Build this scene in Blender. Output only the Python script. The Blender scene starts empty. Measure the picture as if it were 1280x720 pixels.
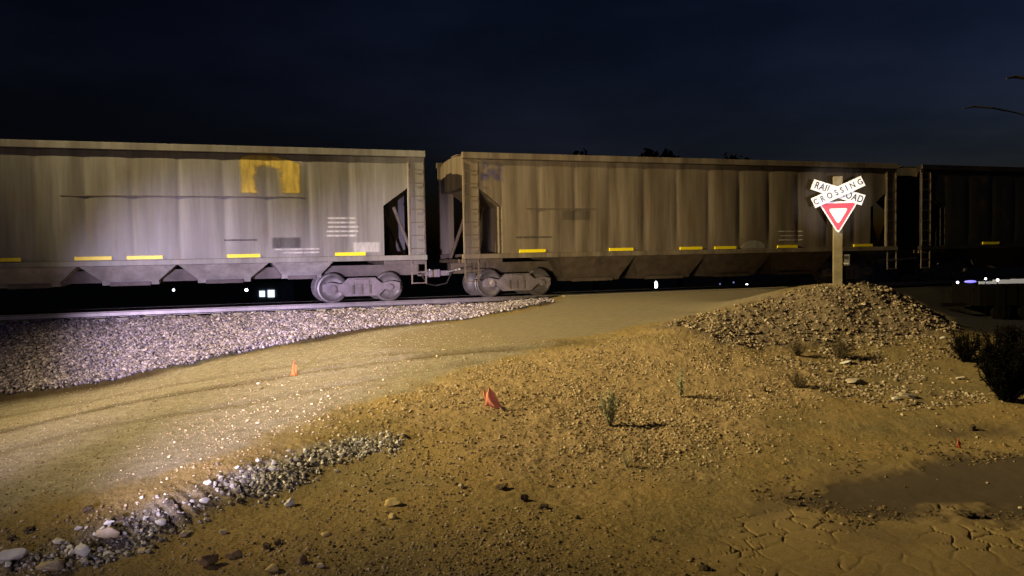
import bpy, math, random
import numpy as np
from mathutils import Matrix, Vector

random.seed(7)
RNG = np.random.default_rng(7)
scene = bpy.context.scene
COL = scene.collection
PI = math.pi
R = math.radians

# ------------------------------------------------------------------ camera
F = 1000.0                       # focal length in pixels of a 1280 wide frame
CAM = np.array([0.0, 0.0, 1.5])  # 1.5 m above the head of the rails (z = 0)
PITCH, ROLL = math.atan(45 / 1000.0), R(-1.0)
ROT = Matrix.Rotation(PI / 2 - PITCH, 3, 'X') @ Matrix.Rotation(ROLL, 3, 'Z')
ROTN = np.array(ROT)


def ray(u, v):
    return ROTN @ np.array([(u - 640) / F, -(v - 360) / F, -1.0])


def at_h(u, v, h):
    d = ray(u, v)
    return CAM + d * ((h - CAM[2]) / d[2])


def at_depth(u, v, dep):
    d = ray(u, v)
    return CAM + d * (dep / d[1])


# ------------------------------------------------------------------ track frame
TA = R(20.0)
TD = np.array([math.cos(TA), math.sin(TA)])
TN = np.array([-math.sin(TA), math.cos(TA)])
P_C = 26.3                       # distance from the camera to the track centre line
S0 = 26.3 * math.sin(TA)         # station right in front of the camera axis


def st(s, p, z=0.0):
    """station along the track (0 = on the camera axis for the car sides), distance"""
    q = TD * (s + 24.7 * math.tan(TA)) + TN * p
    return np.array([q[0], q[1], z])


def sp_of(x, y):
    return x * TD[0] + y * TD[1] - 24.7 * math.tan(TA), x * TN[0] + y * TN[1]


# ------------------------------------------------------------------ noise
def hsh(ix, iy, seed):
    n = (ix.astype(np.int64) * 374761393 + iy.astype(np.int64) * 668265263 + seed * 1442695041) & 0xffffffff
    n = ((n ^ (n >> 13)) * 1274126177) & 0xffffffff
    n = n ^ (n >> 16)
    return (n & 0xffffff) / float(0xffffff)


def vnoise(x, y, seed=0):
    ix, iy = np.floor(x), np.floor(y)
    fx, fy = x - ix, y - iy
    ux, uy = fx * fx * (3 - 2 * fx), fy * fy * (3 - 2 * fy)
    a, b = hsh(ix, iy, seed), hsh(ix + 1, iy, seed)
    c, d = hsh(ix, iy + 1, seed), hsh(ix + 1, iy + 1, seed)
    return (a + (b - a) * ux) * (1 - uy) + (c + (d - c) * ux) * uy - 0.5


def fbm(x, y, oct=4, seed=0):
    o, a = 0, 1.0
    for k in range(oct):
        o = o + a * vnoise(x, y, seed + k)
        x, y, a = x * 2.03 + 7.1, y * 2.03 - 3.3, a * 0.5
    return o


def worley_edge(x, y, seed=0):
    ix, iy = np.floor(x), np.floor(y)
    f1 = np.full(x.shape, 9.0)
    f2 = np.full(x.shape, 9.0)
    for dx in (-1, 0, 1):
        for dy in (-1, 0, 1):
            cx, cy = ix + dx, iy + dy
            d = np.hypot(cx + hsh(cx, cy, seed) - x, cy + hsh(cx, cy, seed + 9) - y)
            f2 = np.minimum(f2, np.maximum(d, f1))
            f1 = np.minimum(f1, d)
    return f2 - f1


def sstep(a, b, x):
    t = np.clip((x - a) / (b - a), 0, 1)
    return t * t * (3 - 2 * t)


# ------------------------------------------------------------------ terrain heights
CT = [  # (pixel u, pixel v, height over the rails): the lie of the land
    (0, 500, -1.6), (150, 475, -1.36), (300, 440, -.90), (400, 425, -.71), (470, 412, -.52), (560, 402, -.40),
    (640, 388, -.25), (690, 377, -.12),
    (470, 432, -.58), (560, 437, -.55), (640, 430, -.47), (740, 419, -.36), (800, 405, -.24), (880, 390, -.08),
    (620, 408, -.36), (700, 395, -.22), (780, 385, -.12), (860, 374, -.04),
    (1050, 440, -.68), (1000, 470, -.8), (1130, 500, -1.0), (1240, 505, -1.02), (960, 550, -1.05), (850, 480, -.75),
    (760, 530, -.95), (760, 440, -.48), (640, 445, -.55), (700, 600, -1.15), (1100, 600, -1.22), (1270, 580, -1.22),
    (900, 700, -1.25), (1200, 690, -1.26), (500, 650, -1.22), (600, 570, -1.0), (615, 500, -.76), (450, 520, -.88), (200, 560, -1.02),
    (300, 500, -.98), (100, 520, -1.15), (450, 460, -.73), (0, 560, -1.2), (0, 620, -1.2), (380, 650, -1.27), (150, 715, -1.4),
    (200, 600, -1.05), (540, 500, -.78), (330, 540, -.95),
    (490, 541, -.93), (435, 545, -.93), (380, 556, -.95), (300, 586, -1.0), (220, 621, -1.08), (120, 661, -1.2), (0, 693, -1.33),
    (500, 560, -1.03), (470, 572, -1.1), (400, 596, -1.19), (320, 624, -1.24), (230, 656, -1.3), (130, 696, -1.38), (640, 719, -1.24), (350, 719, -1.32),
    (930, 383, .16), (860, 412, -.18), (900, 430, -.42), (960, 430, -.50), (1240, 425, -.62), (1160, 440, -.72),
]
PTS = [at_h(*c) for c in CT]
for u, v, d in [(1040, 354, 19.3), (1015, 358, 19.2), (1075, 354, 19.2), (975, 363, 19.4), (1110, 362, 19.3), (1150, 381, 19.3),
                (1180, 400, 18.9), (1045, 380, 18.2), (1000, 395, 18.0), (1100, 392, 18.2)]:
    PTS.append(at_depth(u, v, d))
for u, z in [(1000, -.15), (1050, -.3), (1100, -.7), (1150, -1.0), (1210, -1.1)]:      # behind the mound
    p = at_depth(u, 360, 22.3); PTS.append(np.array([p[0], p[1], z]))
CROSS0, CROSS1 = 2.0, 11.3                                                              # the level crossing, along the track
for s in np.arange(-46, 74, 4.0):
    on = CROSS0 - .6 < s < CROSS1
    PTS.append(st(s, 24.5, -.05 if on else -.24))
    PTS.append(st(s, 25.6, -.05 if on else -.24))
    if s < -16: PTS.append(st(s, 20.4, -1.7))
    if s > 14: PTS.append(st(s, 22.6, -1.25)); PTS.append(st(s, 20.0, -1.3))
for a in range(0, 360, 15):
    for rr in (38.0, 70.0):
        q = np.array([rr * math.sin(R(a)), rr * math.cos(R(a))])
        if sp_of(q[0], q[1])[1] < 18: PTS.append(np.array([q[0], q[1], -1.4]))
PTS += [np.array([0, 0, -1.2]), np.array([3, 3, -1.25]), np.array([-3, 3, -1.3]), np.array([0, -8, -1.2]), np.array([-9, 2, -1.3]), np.array([9, 2, -1.25])]
PTS = np.array(PTS)


def rbf_fit(P):
    n = len(P)
    D = np.hypot(P[:, None, 0] - P[None, :, 0], P[:, None, 1] - P[None, :, 1])
    D = np.sqrt(D * D + .15 ** 2)
    A = np.zeros((n + 3, n + 3))
    A[:n, :n] = D - np.eye(n) * .05
    A[:n, n] = 1; A[:n, n + 1:] = P[:, :2]; A[n:, :n] = A[:n, n:].T
    return np.linalg.solve(A, np.r_[P[:, 2], 0, 0, 0])


W_RBF = rbf_fit(PTS)


def rbf(x, y):
    o = np.empty(x.shape, np.float64)
    n = len(PTS)
    for i in range(0, len(x), 20000):
        xs, ys = x[i:i + 20000], y[i:i + 20000]
        D = np.sqrt((xs[:, None] - PTS[None, :, 0]) ** 2 + (ys[:, None] - PTS[None, :, 1]) ** 2 + .15 ** 2)
        o[i:i + 20000] = D @ W_RBF[:n] + W_RBF[n] + xs * W_RBF[n + 1] + ys * W_RBF[n + 2]
    return o


def height0(x, y):
    s, p = sp_of(x, y)
    r = np.hypot(x, y)
    h = np.clip(rbf(x, y), -1.9, 1.1)
    h = h + (-1.4 - h) * sstep(38, 60, r)
    cross = sstep(CROSS0 - 1.2, CROSS0, s) * sstep(CROSS1 + .8, CROSS1 - .3, s)
    bed = -.24 + .19 * cross
    far = bed + (-1.9 - bed) * sstep(28.2, 31.5, p) + (-5.0) * sstep(33, 110, p)
    w = sstep(24.6, 25.4, p)
    return h * (1 - w) + far * w


def hit(u, v):
    d = ray(u, v)
    t = np.linspace(3, 60, 6000)
    x, y, z = CAM[0] + d[0] * t, CAM[1] + d[1] * t, CAM[2] + d[2] * t
    k = np.argmax(z < height0(x, y))
    return np.array([x[k], y[k]])


def poly_px(pts):
    return np.array([hit(*p) for p in pts])


def dist_line(x, y, pl):
    """distance to a polyline, and the arc length of the nearest point"""
    best, al, acc = np.full(x.shape, 1e9), np.zeros(x.shape), 0.0
    for a, b in zip(pl[:-1], pl[1:]):
        ab = b - a; L = np.hypot(*ab)
        t = np.clip(((x - a[0]) * ab[0] + (y - a[1]) * ab[1]) / (L * L), 0, 1)
        d = np.hypot(x - a[0] - t * ab[0], y - a[1] - t * ab[1])
        m = d < best
        best = np.where(m, d, best); al = np.where(m, acc + t * L, al); acc += L
    return best, al


def inside(x, y, pl):
    """signed distance to a polygon, positive inside"""
    c = np.zeros(x.shape, bool)
    n = len(pl)
    for i in range(n):
        (x0, y0), (x1, y1) = pl[i], pl[(i + 1) % n]
        if y0 == y1: continue
        c ^= ((y0 > y) != (y1 > y)) & (x < (x1 - x0) * (y - y0) / (y1 - y0) + x0)
    d, _ = dist_line(x, y, np.vstack([pl, pl[:1]]))
    return np.where(c, d, -d)


TOE = poly_px([(0, 500), (80, 489), (150, 477), (240, 457), (300, 443), (400, 425), (470, 411), (530, 405), (600, 397), (645, 389), (690, 378)])
Z_BALLAST = np.vstack([[st(-60, 20.3)[:2]], [st(-30, 20.3)[:2]], TOE, [st(1.2, 25)[:2]], [st(1.2, 29)[:2]], [st(-60, 29)[:2]]])
Z_PAVE = np.vstack([poly_px([(470, 436), (500, 418), (560, 405), (650, 390), (705, 375)]), [st(CROSS0, 24.9)[:2], st(CROSS0, 33)[:2], st(CROSS1, 33)[:2], st(CROSS1, 24)[:2]],
                    poly_px([(960, 372), (890, 389), (800, 407), (730, 421), (650, 431), (560, 439)])])
Z_ROAD = np.vstack([[hit(0, 660) + np.array([-8, -3])], poly_px([(2, 650), (120, 612), (250, 575), (340, 548), (430, 512), (520, 480), (640, 446), (740, 423), (660, 428), (560, 404),
                    (470, 411), (400, 426), (300, 444), (240, 458), (150, 478), (80, 490), (2, 501)]), [hit(0, 501) + np.array([-12, 0])]])
Z_MUD = np.vstack([poly_px([(900, 719), (880, 690), (905, 650), (940, 615), (1010, 585), (1080, 566), (1180, 560), (1278, 545)]), [hit(1278, 560) + np.array([6, 0])], [np.array([8, 3.5])], [np.array([2.4, 4.2])]])
Z_DAMP = np.vstack([poly_px([(1000, 625), (1030, 610), (1090, 590), (1140, 573), (1200, 572), (1278, 562)]), [hit(1278, 562) + np.array([4, 0])], [hit(1278, 645) + np.array([4, 0])],
                    poly_px([(1278, 645), (1180, 643), (1080, 638)])])
Z_DAMP_B = poly_px([(1120, 541), (1200, 531), (1278, 530), (1278, 546), (1180, 549)])
Z_DAMP_D = poly_px([(945, 643), (962, 622), (1015, 600), (1100, 572), (1160, 570), (1100, 600), (1040, 632)])
Z_DAMP_C = poly_px([(1020, 650), (1080, 650), (1170, 676), (1140, 692), (1070, 678)])
Z_MOUND = poly_px([(820, 408), (900, 388), (965, 368), (1000, 360), (1040, 357), (1085, 357), (1130, 370), (1180, 398), (1185, 420), (1120, 425), (1030, 436), (960, 432), (900, 430)])
Z_SLOPE = poly_px([(480, 505), (560, 480), (660, 445), (760, 424), (880, 428), (980, 445), (1010, 500), (900, 560), (800, 590), (700, 600), (600, 540), (520, 530)])
Z_RIGHT = poly_px([(980, 450), (1060, 430), (1190, 425), (1230, 470), (1220, 500), (1120, 510), (1040, 490)])
Z_PAINTED_SHADE = np.vstack([poly_px([(1090, 359), (1135, 372), (1180, 396), (1200, 412), (1278, 425)]), [hit(1278, 425) + np.array([14, 0])], [st(60, 24)[:2]], [st(60, 31)[:2]], [st(CROSS1 + 2.5, 31)[:2]], [st(CROSS1 + 2.5, 24.3)[:2]]])  # painted dark where the ground past the mound goes unlit
RIM = poly_px([(502, 549), (470, 553), (435, 560), (385, 574), (340, 592), (300, 605), (250, 627), (200, 648), (140, 676), (70, 694), (4, 712)])
RIM = np.vstack([RIM, [RIM[-1] + np.array([-2.5, -1.2])]])
RUT_A = poly_px([(2, 541), (80, 522), (150, 506), (220, 494), (290, 482), (360, 470), (430, 459), (520, 447), (640, 437), (720, 428)])
RUT_B = poly_px([(2, 566), (120, 535), (220, 518), (330, 500), (420, 483), (500, 468), (600, 452)])
RUT_C = poly_px([(2, 521), (120, 500), (230, 479), (330, 462), (430, 446), (520, 440)])


def zones(x, y):
    n1 = fbm(x * 1.3, y * 1.3, 4, 3)
    z = {}
    z['ballast'] = sstep(-.1, .15, inside(x, y, Z_BALLAST) + n1 * .25)
    z['pave'] = sstep(-.15, .25, inside(x, y, Z_PAVE) + n1 * .4)
    z['road'] = sstep(-.35, .45, inside(x, y, Z_ROAD) + n1 * .7) * (1 - z['ballast'])
    z['mud'] = sstep(-.3, .4, inside(x, y, Z_MUD) + n1 * .8)
    z['damp'] = sstep(-.22, .22, inside(x, y, Z_DAMP) + n1 * .6)
    soft = np.maximum(.7 * sstep(-.25, .3, inside(x, y, Z_DAMP_B) + n1 * .5), .5 * sstep(-.25, .3, inside(x, y, Z_DAMP_C) + n1 * .4))
    soft = np.maximum(soft, .55 * sstep(-.2, .25, inside(x, y, Z_DAMP_D) + n1 * .6))
    z['damp'] = np.maximum(z['damp'], soft)
    z['damp_soft'] = soft
    z['mound'] = sstep(-.4, .3, inside(x, y, Z_MOUND) + n1 * .6)
    z['slope'] = sstep(-.6, .5, inside(x, y, Z_SLOPE) + n1 * 1.2)
    z['rut'] = np.zeros(x.shape)
    for pl, wd, am in ((RUT_A, .34, 1.0), (RUT_B, .26, .6), (RUT_C, .28, .55)):
        d, al = dist_line(x, y, pl)
        d = d + .1 * vnoise(al * .8, al * 0, 41) + .05 * n1
        z['rut'] = np.maximum(z['rut'], am * np.exp(-(d / wd) ** 2) * sstep(-.35, .1, vnoise(al * .7, al * 0 + 5, 44)))
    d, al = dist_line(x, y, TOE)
    z['toe_shade'] = np.exp(-((d + .12 * n1) / (.55 - .02 * al)) ** 2) * sstep(-.4, .0, vnoise(al * .5, al * 0 + 3, 45))  # mask of the shade painted along the ballast foot
    z['painted_shade'] = sstep(-.3, .4, inside(x, y, Z_PAINTED_SHADE) + n1 * .6)
    d, al = dist_line(x, y, RIM)
    z['rim_d'], z['rim_al'] = d, al
    patch = np.where(al < 2.4, 1.0, np.maximum(.45, sstep(-.22, .12, vnoise(al * 2.6, al * 0 + 9, 46) + .07)))
    z['rim'] = sstep(.36, .08, d + n1 * .2) * sstep(.0, .5, al) * patch
    return z


def micro(x, y, z):
    """small relief in metres"""
    r = np.hypot(x, y)
    near = sstep(60, 30, r)
    rough = .018 + .045 * z['mound'] + .016 * z['slope'] + .03 * z['ballast'] - .012 * z['road'] - .017 * z['pave'] - .012 * z['mud']
    rough = np.maximum(rough, .001)
    h = rough * fbm(x * 2.2, y * 2.2, 4, 11) * 1.3 + rough * fbm(x * 9, y * 9, 3, 21) * .6
    h = h + (.008 * (1 - z['mud']) * (1 - .75 * z['road']) * (1 - z['pave'])) * fbm(x * 28, y * 28, 2, 31)
    for pl, dep, wd in ((RUT_A, .07, .16), (RUT_B, .035, .2), (RUT_C, .03, .2)):
        d, al = dist_line(x, y, pl)
        d = d + .1 * vnoise(al * .8, al * 0, 41)
        k = (.55 + .9 * vnoise(al * .9, al * 0 + 2, 43))
        h = h - dep * k * np.exp(-(d / wd) ** 2) + dep * .55 * k * np.exp(-((d - wd * 2) / wd) ** 2)
    # washed-out edge: rills run down it
    rl = np.exp(-((z['rim_d'] + .12 * fbm(x * 3, y * 3, 2, 56)) / .26) ** 2) * (.55 + .9 * vnoise(z['rim_al'] * 1.3, z['rim_al'] * 0, 57))
    h = h + rl * (.04 * vnoise(z['rim_al'] * 2.6, z['rim_d'] * 1.0, 51) + .05 * vnoise(z['rim_al'] * 12, z['rim_d'] * 1.4, 52) + .07 * vnoise(z['rim_al'] * 24, z['rim_d'] * 2.5, 54) + .05 * fbm(x * 11, y * 11, 2, 55) + .03 * fbm(x * 16, y * 16, 2, 53))
    # cracked mud
    wx, wy = x + .13 * fbm(x * 3, y * 3, 3, 61), y + .13 * fbm(x * 3, y * 3, 3, 62)
    e1 = worley_edge(wx * 3.5, wy * 3.5, 63)
    e2 = worley_edge(wx * 6.0, wy * 6.0, 64)
    gate = sstep(.0, .3, fbm(x * .9, y * .9, 3, 65) + .05) * sstep(-.1, .12, vnoise(x * 2.9, y * 2.9, 67) + .04)
    crk = np.maximum(sstep(.04, .015, e1), .55 * sstep(.05, .01, e2) * sstep(.0, .25, fbm(x * 1.4, y * 1.4, 2, 66))) * gate
    crk = crk * z['mud'] * (1 - z['damp'])
    h = h - .022 * crk + .004 * z['mud'] * (1 - z['damp']) * sstep(.02, .22, e1)
    # crumbled crust round the damp patch
    edge = z['damp'] * (1 - z['damp']) * 4 * (z['damp_soft'] < .02)
    h = h + edge * .022 * fbm(x * 9, y * 7, 3, 71) - .03 * z['damp']
    return h * near, crk


def ground_z(x, y):
    x, y = np.atleast_1d(np.asarray(x, float)), np.atleast_1d(np.asarray(y, float))
    zz = zones(x, y)
    return height0(x, y) + micro(x, y, zz)[0]


# ------------------------------------------------------------------ object helpers
def link(o, parent=None):
    COL.objects.link(o)
    if parent is not None: o.parent = parent
    return o


def mesh_obj(name, verts, faces, mat, parent=None, smooth=False):
    me = bpy.data.meshes.new(name)
    me.from_pydata([tuple(map(float, v)) for v in verts], [], faces)
    me.validate(clean_customdata=False)
    if smooth: me.polygons.foreach_set('use_smooth', [True] * len(me.polygons))
    if mat: me.materials.append(mat)
    return link(bpy.data.objects.new(name, me), parent)


def big_mesh(name, V, Fc, mat, smooth=False, attrs=None):
    """numpy mesh: V (n,3), Fc (m,3 or 4)"""
    me = bpy.data.meshes.new(name)
    k = Fc.shape[1]
    me.vertices.add(len(V)); me.vertices.foreach_set('co', V.astype(np.float32).ravel())
    me.loops.add(Fc.size); me.loops.foreach_set('vertex_index', Fc.astype(np.int32).ravel())
    me.polygons.add(len(Fc))
    me.polygons.foreach_set('loop_start', np.arange(0, Fc.size, k, dtype=np.int32))
    me.polygons.foreach_set('loop_total', np.full(len(Fc), k, np.int32))
    me.polygons.foreach_set('use_smooth', np.full(len(Fc), smooth))
    me.update(calc_edges=True)
    for nm, arr in (attrs or {}).items():
        a = me.color_attributes.new(nm, 'FLOAT_COLOR', 'POINT')
        c = np.ones((len(V), 4), np.float32); c[:, :arr.shape[1]] = arr
        a.data.foreach_set('color', c.ravel())
    me.materials.append(mat)
    return link(bpy.data.objects.new(name, me))


class MB:
    def __init__(s): s.v, s.f = [], []

    def add(s, vs, fs):
        n = len(s.v); s.v += [tuple(v) for v in vs]; s.f += [tuple(i + n for i in f) for f in fs]; return s

    def box(s, x0, x1, y0, y1, z0, z1):
        return s.add([(x0, y0, z0), (x1, y0, z0), (x1, y1, z0), (x0, y1, z0), (x0, y0, z1), (x1, y0, z1), (x1, y1, z1), (x0, y1, z1)],
                     [(0, 3, 2, 1), (4, 5, 6, 7), (0, 1, 5, 4), (1, 2, 6, 5), (2, 3, 7, 6), (3, 0, 4, 7)])

    def tube(s, pts, rad, n=8):
        pts = [Vector(p) for p in pts]
        rads = rad if isinstance(rad, (list, tuple)) else [rad] * len(pts)
        vs, fs = [], []
        for i, p in enumerate(pts):
            d = (pts[min(i + 1, len(pts) - 1)] - pts[max(i - 1, 0)]).normalized()
            a = d.cross(Vector((0, 0, 1)) if abs(d.z) < .9 else Vector((1, 0, 0))).normalized(); b = d.cross(a)
            for k in range(n):
                t = 2 * PI * k / n
                vs.append(p + (a * math.cos(t) + b * math.sin(t)) * rads[i])
        for i in range(len(pts) - 1):
            for k in range(n):
                fs.append((i * n + k, i * n + (k + 1) % n, (i + 1) * n + (k + 1) % n, (i + 1) * n + k))
        fs += [tuple(range(n - 1, -1, -1)), tuple(range((len(pts) - 1) * n, len(pts) * n))]
        return s.add(vs, fs)

    def prism(s, poly, axis, a0, a1):
        """polygon in the plane across `axis` ('y': (x,z), 'x': (y,z), 'z': (x,y)) pushed from a0 to a1"""
        n = len(poly)
        def P(q, a): return {'y': (q[0], a, q[1]), 'x': (a, q[0], q[1]), 'z': (q[0], q[1], a)}[axis]
        vs = [P(q, a0) for q in poly] + [P(q, a1) for q in poly]
        fs = [tuple(range(n)), tuple(range(2 * n - 1, n - 1, -1))]
        fs += [(i, i + n, (i + 1) % n + n, (i + 1) % n) for i in range(n)]
        return s.add(vs, fs)

    def lathe_y(s, prof, cx, cz, n=28):
        """profile of (radius, y) turned round the axis parallel to y through (cx, cz)"""
        vs, fs, m = [], [], len(prof)
        for k in range(n):
            t = 2 * PI * k / n
            vs += [(cx + r_ * math.cos(t), y, cz + r_ * math.sin(t)) for r_, y in prof]
        for k in range(n):
            for j in range(m - 1):
                a, b = k * m + j, ((k + 1) % n) * m + j
                fs.append((a, b, b + 1, a + 1))
        return s.add(vs, fs)

    def obj(s, name, mat, parent=None, bevel=0, smooth=False):
        o = mesh_obj(name, s.v, s.f, mat, parent, smooth)
        import bmesh
        bm = bmesh.new(); bm.from_mesh(o.data)
        bmesh.ops.recalc_face_normals(bm, faces=bm.faces)
        bm.to_mesh(o.data); bm.free()
        if bevel:
            m = o.modifiers.new('bevel', 'BEVEL'); m.width = bevel; m.segments = 2; m.limit_method = 'ANGLE'
        return o


def tag(o, label=None, cat=None, group=None, kind=None):
    for k, v in (('label', label), ('category', cat), ('group', group), ('kind', kind)):
        if v: o[k] = v
    return o


def empty(name, loc, rz=0.0):
    o = bpy.data.objects.new(name, None); o.empty_display_size = .2
    o.location = tuple(map(float, loc)); o.rotation_euler = (0, 0, rz)
    return link(o)


# ------------------------------------------------------------------ materials
class NT:
    def __init__(s, name):
        s.m = bpy.data.materials.new(name); s.m.use_nodes = True
        s.t = s.m.node_tree; s.b = s.t.nodes['Principled BSDF']; s.out = s.t.nodes['Material Output']

    def n(s, typ, **kw):
        n = s.t.nodes.new(typ)
        for k, v in kw.items(): setattr(n, k, v)
        return n

    def l(s, a, b): s.t.links.new(a, b)

    def noise(s, scale, detail=4, rough=.55, vec=None):
        n = s.n('ShaderNodeTexNoise'); n.inputs['Scale'].default_value = scale; n.inputs['Detail'].default_value = detail; n.inputs['Roughness'].default_value = rough
        if vec is not None: s.l(vec, n.inputs['Vector'])
        return n.outputs['Fac']

    def coords(s, which='Object', scale=None):
        c = s.n('ShaderNodeTexCoord').outputs[which]
        if scale:
            m = s.n('ShaderNodeMapping'); m.inputs['Scale'].default_value = scale; s.l(c, m.inputs['Vector']); c = m.outputs['Vector']
        return c

    def ramp(s, fac, stops):
        r = s.n('ShaderNodeValToRGB'); e = r.color_ramp.elements
        while len(e) < len(stops): e.new(.5)
        for i, (p, c) in enumerate(stops):
            e[i].position = p; e[i].color = (*c, 1) if len(c) == 3 else c
        s.l(fac, r.inputs['Fac']); return r.outputs['Color']

    def mix(s, fac, a, b, mode='MIX'):
        m = s.n('ShaderNodeMix', data_type='RGBA', blend_type=mode)
        for k, v in (('Factor', fac), ('A', a), ('B', b)):
            sock = [i for i in m.inputs if i.name == k and (i.type == 'RGBA' or k == 'Factor' and i.type == 'VALUE')][0]
            if isinstance(v, (int, float)): sock.default_value = v
            elif isinstance(v, tuple): sock.default_value = (*v, 1)
            else: s.l(v, sock)
        return [o for o in m.outputs if o.type == 'RGBA'][0]

    def math(s, op, a, b=None, c=False):
        m = s.n('ShaderNodeMath', operation=op, use_clamp=c)
        for i, v in enumerate((a, b)):
            if v is None: continue
            if isinstance(v, (int, float)): m.inputs[i].default_value = v
            else: s.l(v, m.inputs[i])
        return m.outputs[0]

    def attr(s, name):
        a = s.n('ShaderNodeAttribute', attribute_name=name)
        sp = s.n('ShaderNodeSeparateColor'); s.l(a.outputs['Color'], sp.inputs['Color'])
        return sp.outputs['Red'], sp.outputs['Green'], sp.outputs['Blue'], a.outputs['Color']

    def bump(s, h, strength=.5, dist=.02):
        b = s.n('ShaderNodeBump'); b.inputs['Strength'].default_value = strength; b.inputs['Distance'].default_value = dist
        s.l(h, b.inputs['Height']); s.l(b.outputs['Normal'], s.b.inputs['Normal'])

    def fin(s, col=None, rough=.8, metal=0.0, spec=.3):
        if isinstance(col, tuple): s.b.inputs['Base Color'].default_value = (*col, 1)
        elif col is not None: s.l(col, s.b.inputs['Base Color'])
        if isinstance(rough, (int, float)): s.b.inputs['Roughness'].default_value = rough
        else: s.l(rough, s.b.inputs['Roughness'])
        s.b.inputs['Metallic'].default_value = metal; s.b.inputs['Specular IOR Level'].default_value = spec
        return s.m


def m_ground():
    t = NT('dry_earth')
    road, pave, ball, _ = t.attr('za'); mud, damp, rim, _ = t.attr('zb'); mound, slope, crk, _ = t.attr('zc')
    painted_shade, rut, toe_shade, _ = t.attr('zd')
    c = t.coords('Object')
    n1, n2, n3 = t.noise(.55, 5, .6, c), t.noise(6, 5, .65, c), t.noise(45, 4, .7, c)
    earth = t.mix(t.math('MULTIPLY_ADD', n1, 1.0), (.31, .20, .075), (.25, .185, .085))
    earth = t.ramp(n1, [(.3, (.31, .215, .085)), (.5, (.25, .185, .080)), (.68, (.19, .150, .075))])
    spk = t.ramp(n3, [(.36, (.45, .45, .45)), (.5, (1, 1, 1)), (.68, (1.35, 1.3, 1.2))])
    roadc = t.ramp(n2, [(.3, (.19, .162, .120)), (.55, (.275, .242, .188)), (.75, (.37, .33, .27))])
    pavec = t.ramp(n2, [(.3, (.17, .14, .095)), (.7, (.235, .195, .135))])
    ballc = t.ramp(n2, [(.3, (.05, .045, .045)), (.7, (.10, .09, .09))])
    slopec = t.ramp(n2, [(.3, (.27, .19, .092)), (.7, (.36, .265, .145))])
    moundc = t.ramp(n2, [(.3, (.12, .09, .058)), (.7, (.26, .20, .135))])
    mudc = t.ramp(n1, [(.3, (.33, .235, .10)), (.7, (.28, .205, .10))])
    dampc = t.ramp(n1, [(.3, (.075, .055, .038)), (.7, (.105, .079, .054))])
    rimc = t.ramp(n2, [(.3, (.12, .095, .065)), (.55, (.28, .25, .215)), (.8, (.46, .43, .39))])
    col = t.mix(slope, earth, slopec)
    col = t.mix(mud, col, mudc)
    col = t.mix(road, col, roadc)
    col = t.mix(mound, col, moundc)
    col = t.mix(painted_shade, col, (.022, .019, .017))  # near-black tint in place of missing light behind the mound
    col = t.mix(pave, col, pavec)
    col = t.mix(ball, col, ballc)
    col = t.mix(t.math('MULTIPLY', rut, .85), col, (.085, .062, .032))
    col = t.mix(toe_shade, col, (.055, .038, .024))  # shade at the ballast foot put into the colour
    col = t.mix(rim, col, rimc)
    keep = t.math('SUBTRACT', 1.0, t.math('MULTIPLY', t.math('MAXIMUM', t.math('MAXIMUM', damp, pave), t.math('MULTIPLY', mud, .7)), .8))
    col = t.mix(keep, col, t.mix(1.0, col, spk, 'MULTIPLY'))
    col = t.mix(damp, col, dampc)
    col = t.mix(t.math('MULTIPLY', crk, .9), col, (.06, .045, .028))
    hh = t.math('ADD', t.math('MULTIPLY', n3, .7), t.math('MULTIPLY', t.noise(140, 3, .6, c), .5))
    t.bump(t.math('MULTIPLY', hh, keep), .8, .02)
    rg = t.math('SUBTRACT', .92, t.math('MULTIPLY', damp, .12))
    return t.fin(col, rg, 0, .2)


def m_stone(name, stops, rough=.85, bump=True):
    t = NT(name)
    r_, g_, b_, _ = t.attr('tint')
    base = t.ramp(r_, stops)
    n = t.noise(30, 4, .6, t.coords('Object'))
    base = t.mix(1.0, base, t.ramp(n, [(.3, (.72, .72, .72)), (.7, (1.15, 1.14, 1.1))]), 'MULTIPLY')
    if bump: t.bump(n, .4, .01)
    return t.fin(base, rough, 0, .3)


def m_rock(name, c0, c1):
    t = NT(name)
    n = t.noise(9, 6, .65, t.coords('Object'))
    t.bump(t.noise(40, 5, .7, t.coords('Object')), .5, .01)
    return t.fin(t.ramp(n, [(.3, c0), (.7, c1)]), .85, 0, .25)


def m_paint(name, c0, c1, rust=(.16, .085, .04), rough=.42, rustamt=.3):
    """weathered car paint: streaks run down the sides"""
    t = NT(name)
    o = t.coords('Object')
    streak = t.noise(1.0, 5, .6, t.coords('Object', (1.9, 1.9, .16)))
    fine = t.noise(1.0, 4, .7, t.coords('Object', (11, 11, .5)))
    blot = t.noise(.8, 4, .6, o)
    col = t.ramp(streak, [(.30, c0), (.66, c1)])
    col = t.mix(1.0, col, t.ramp(fine, [(.3, (.8, .79, .77)), (.7, (1.08, 1.08, 1.08))]), 'MULTIPLY')
    rf = t.ramp(t.math('MULTIPLY', blot, t.noise(1.0, 6, .7, t.coords('Object', (3, 3, 1)))), [(.27, (0, 0, 0)), (.42, (rustamt,) * 3)])
    col = t.mix(rf, col, rust)
    rg = t.math('ADD', rough - .12, t.math('MULTIPLY', fine, .3))
    return t.fin(col, rg, 0, .45)


def m_plain(name, col, rough=.6, metal=0.0, var=.15, scale=8, spec=.4):
    t = NT(name)
    n = t.noise(scale, 5, .6, t.coords('Object'))
    lo, hi = tuple(c * (1 - var) for c in col), tuple(min(1, c * (1 + var)) for c in col)
    return t.fin(t.ramp(n, [(.3, lo), (.7, hi)]), rough, metal, spec)


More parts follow.
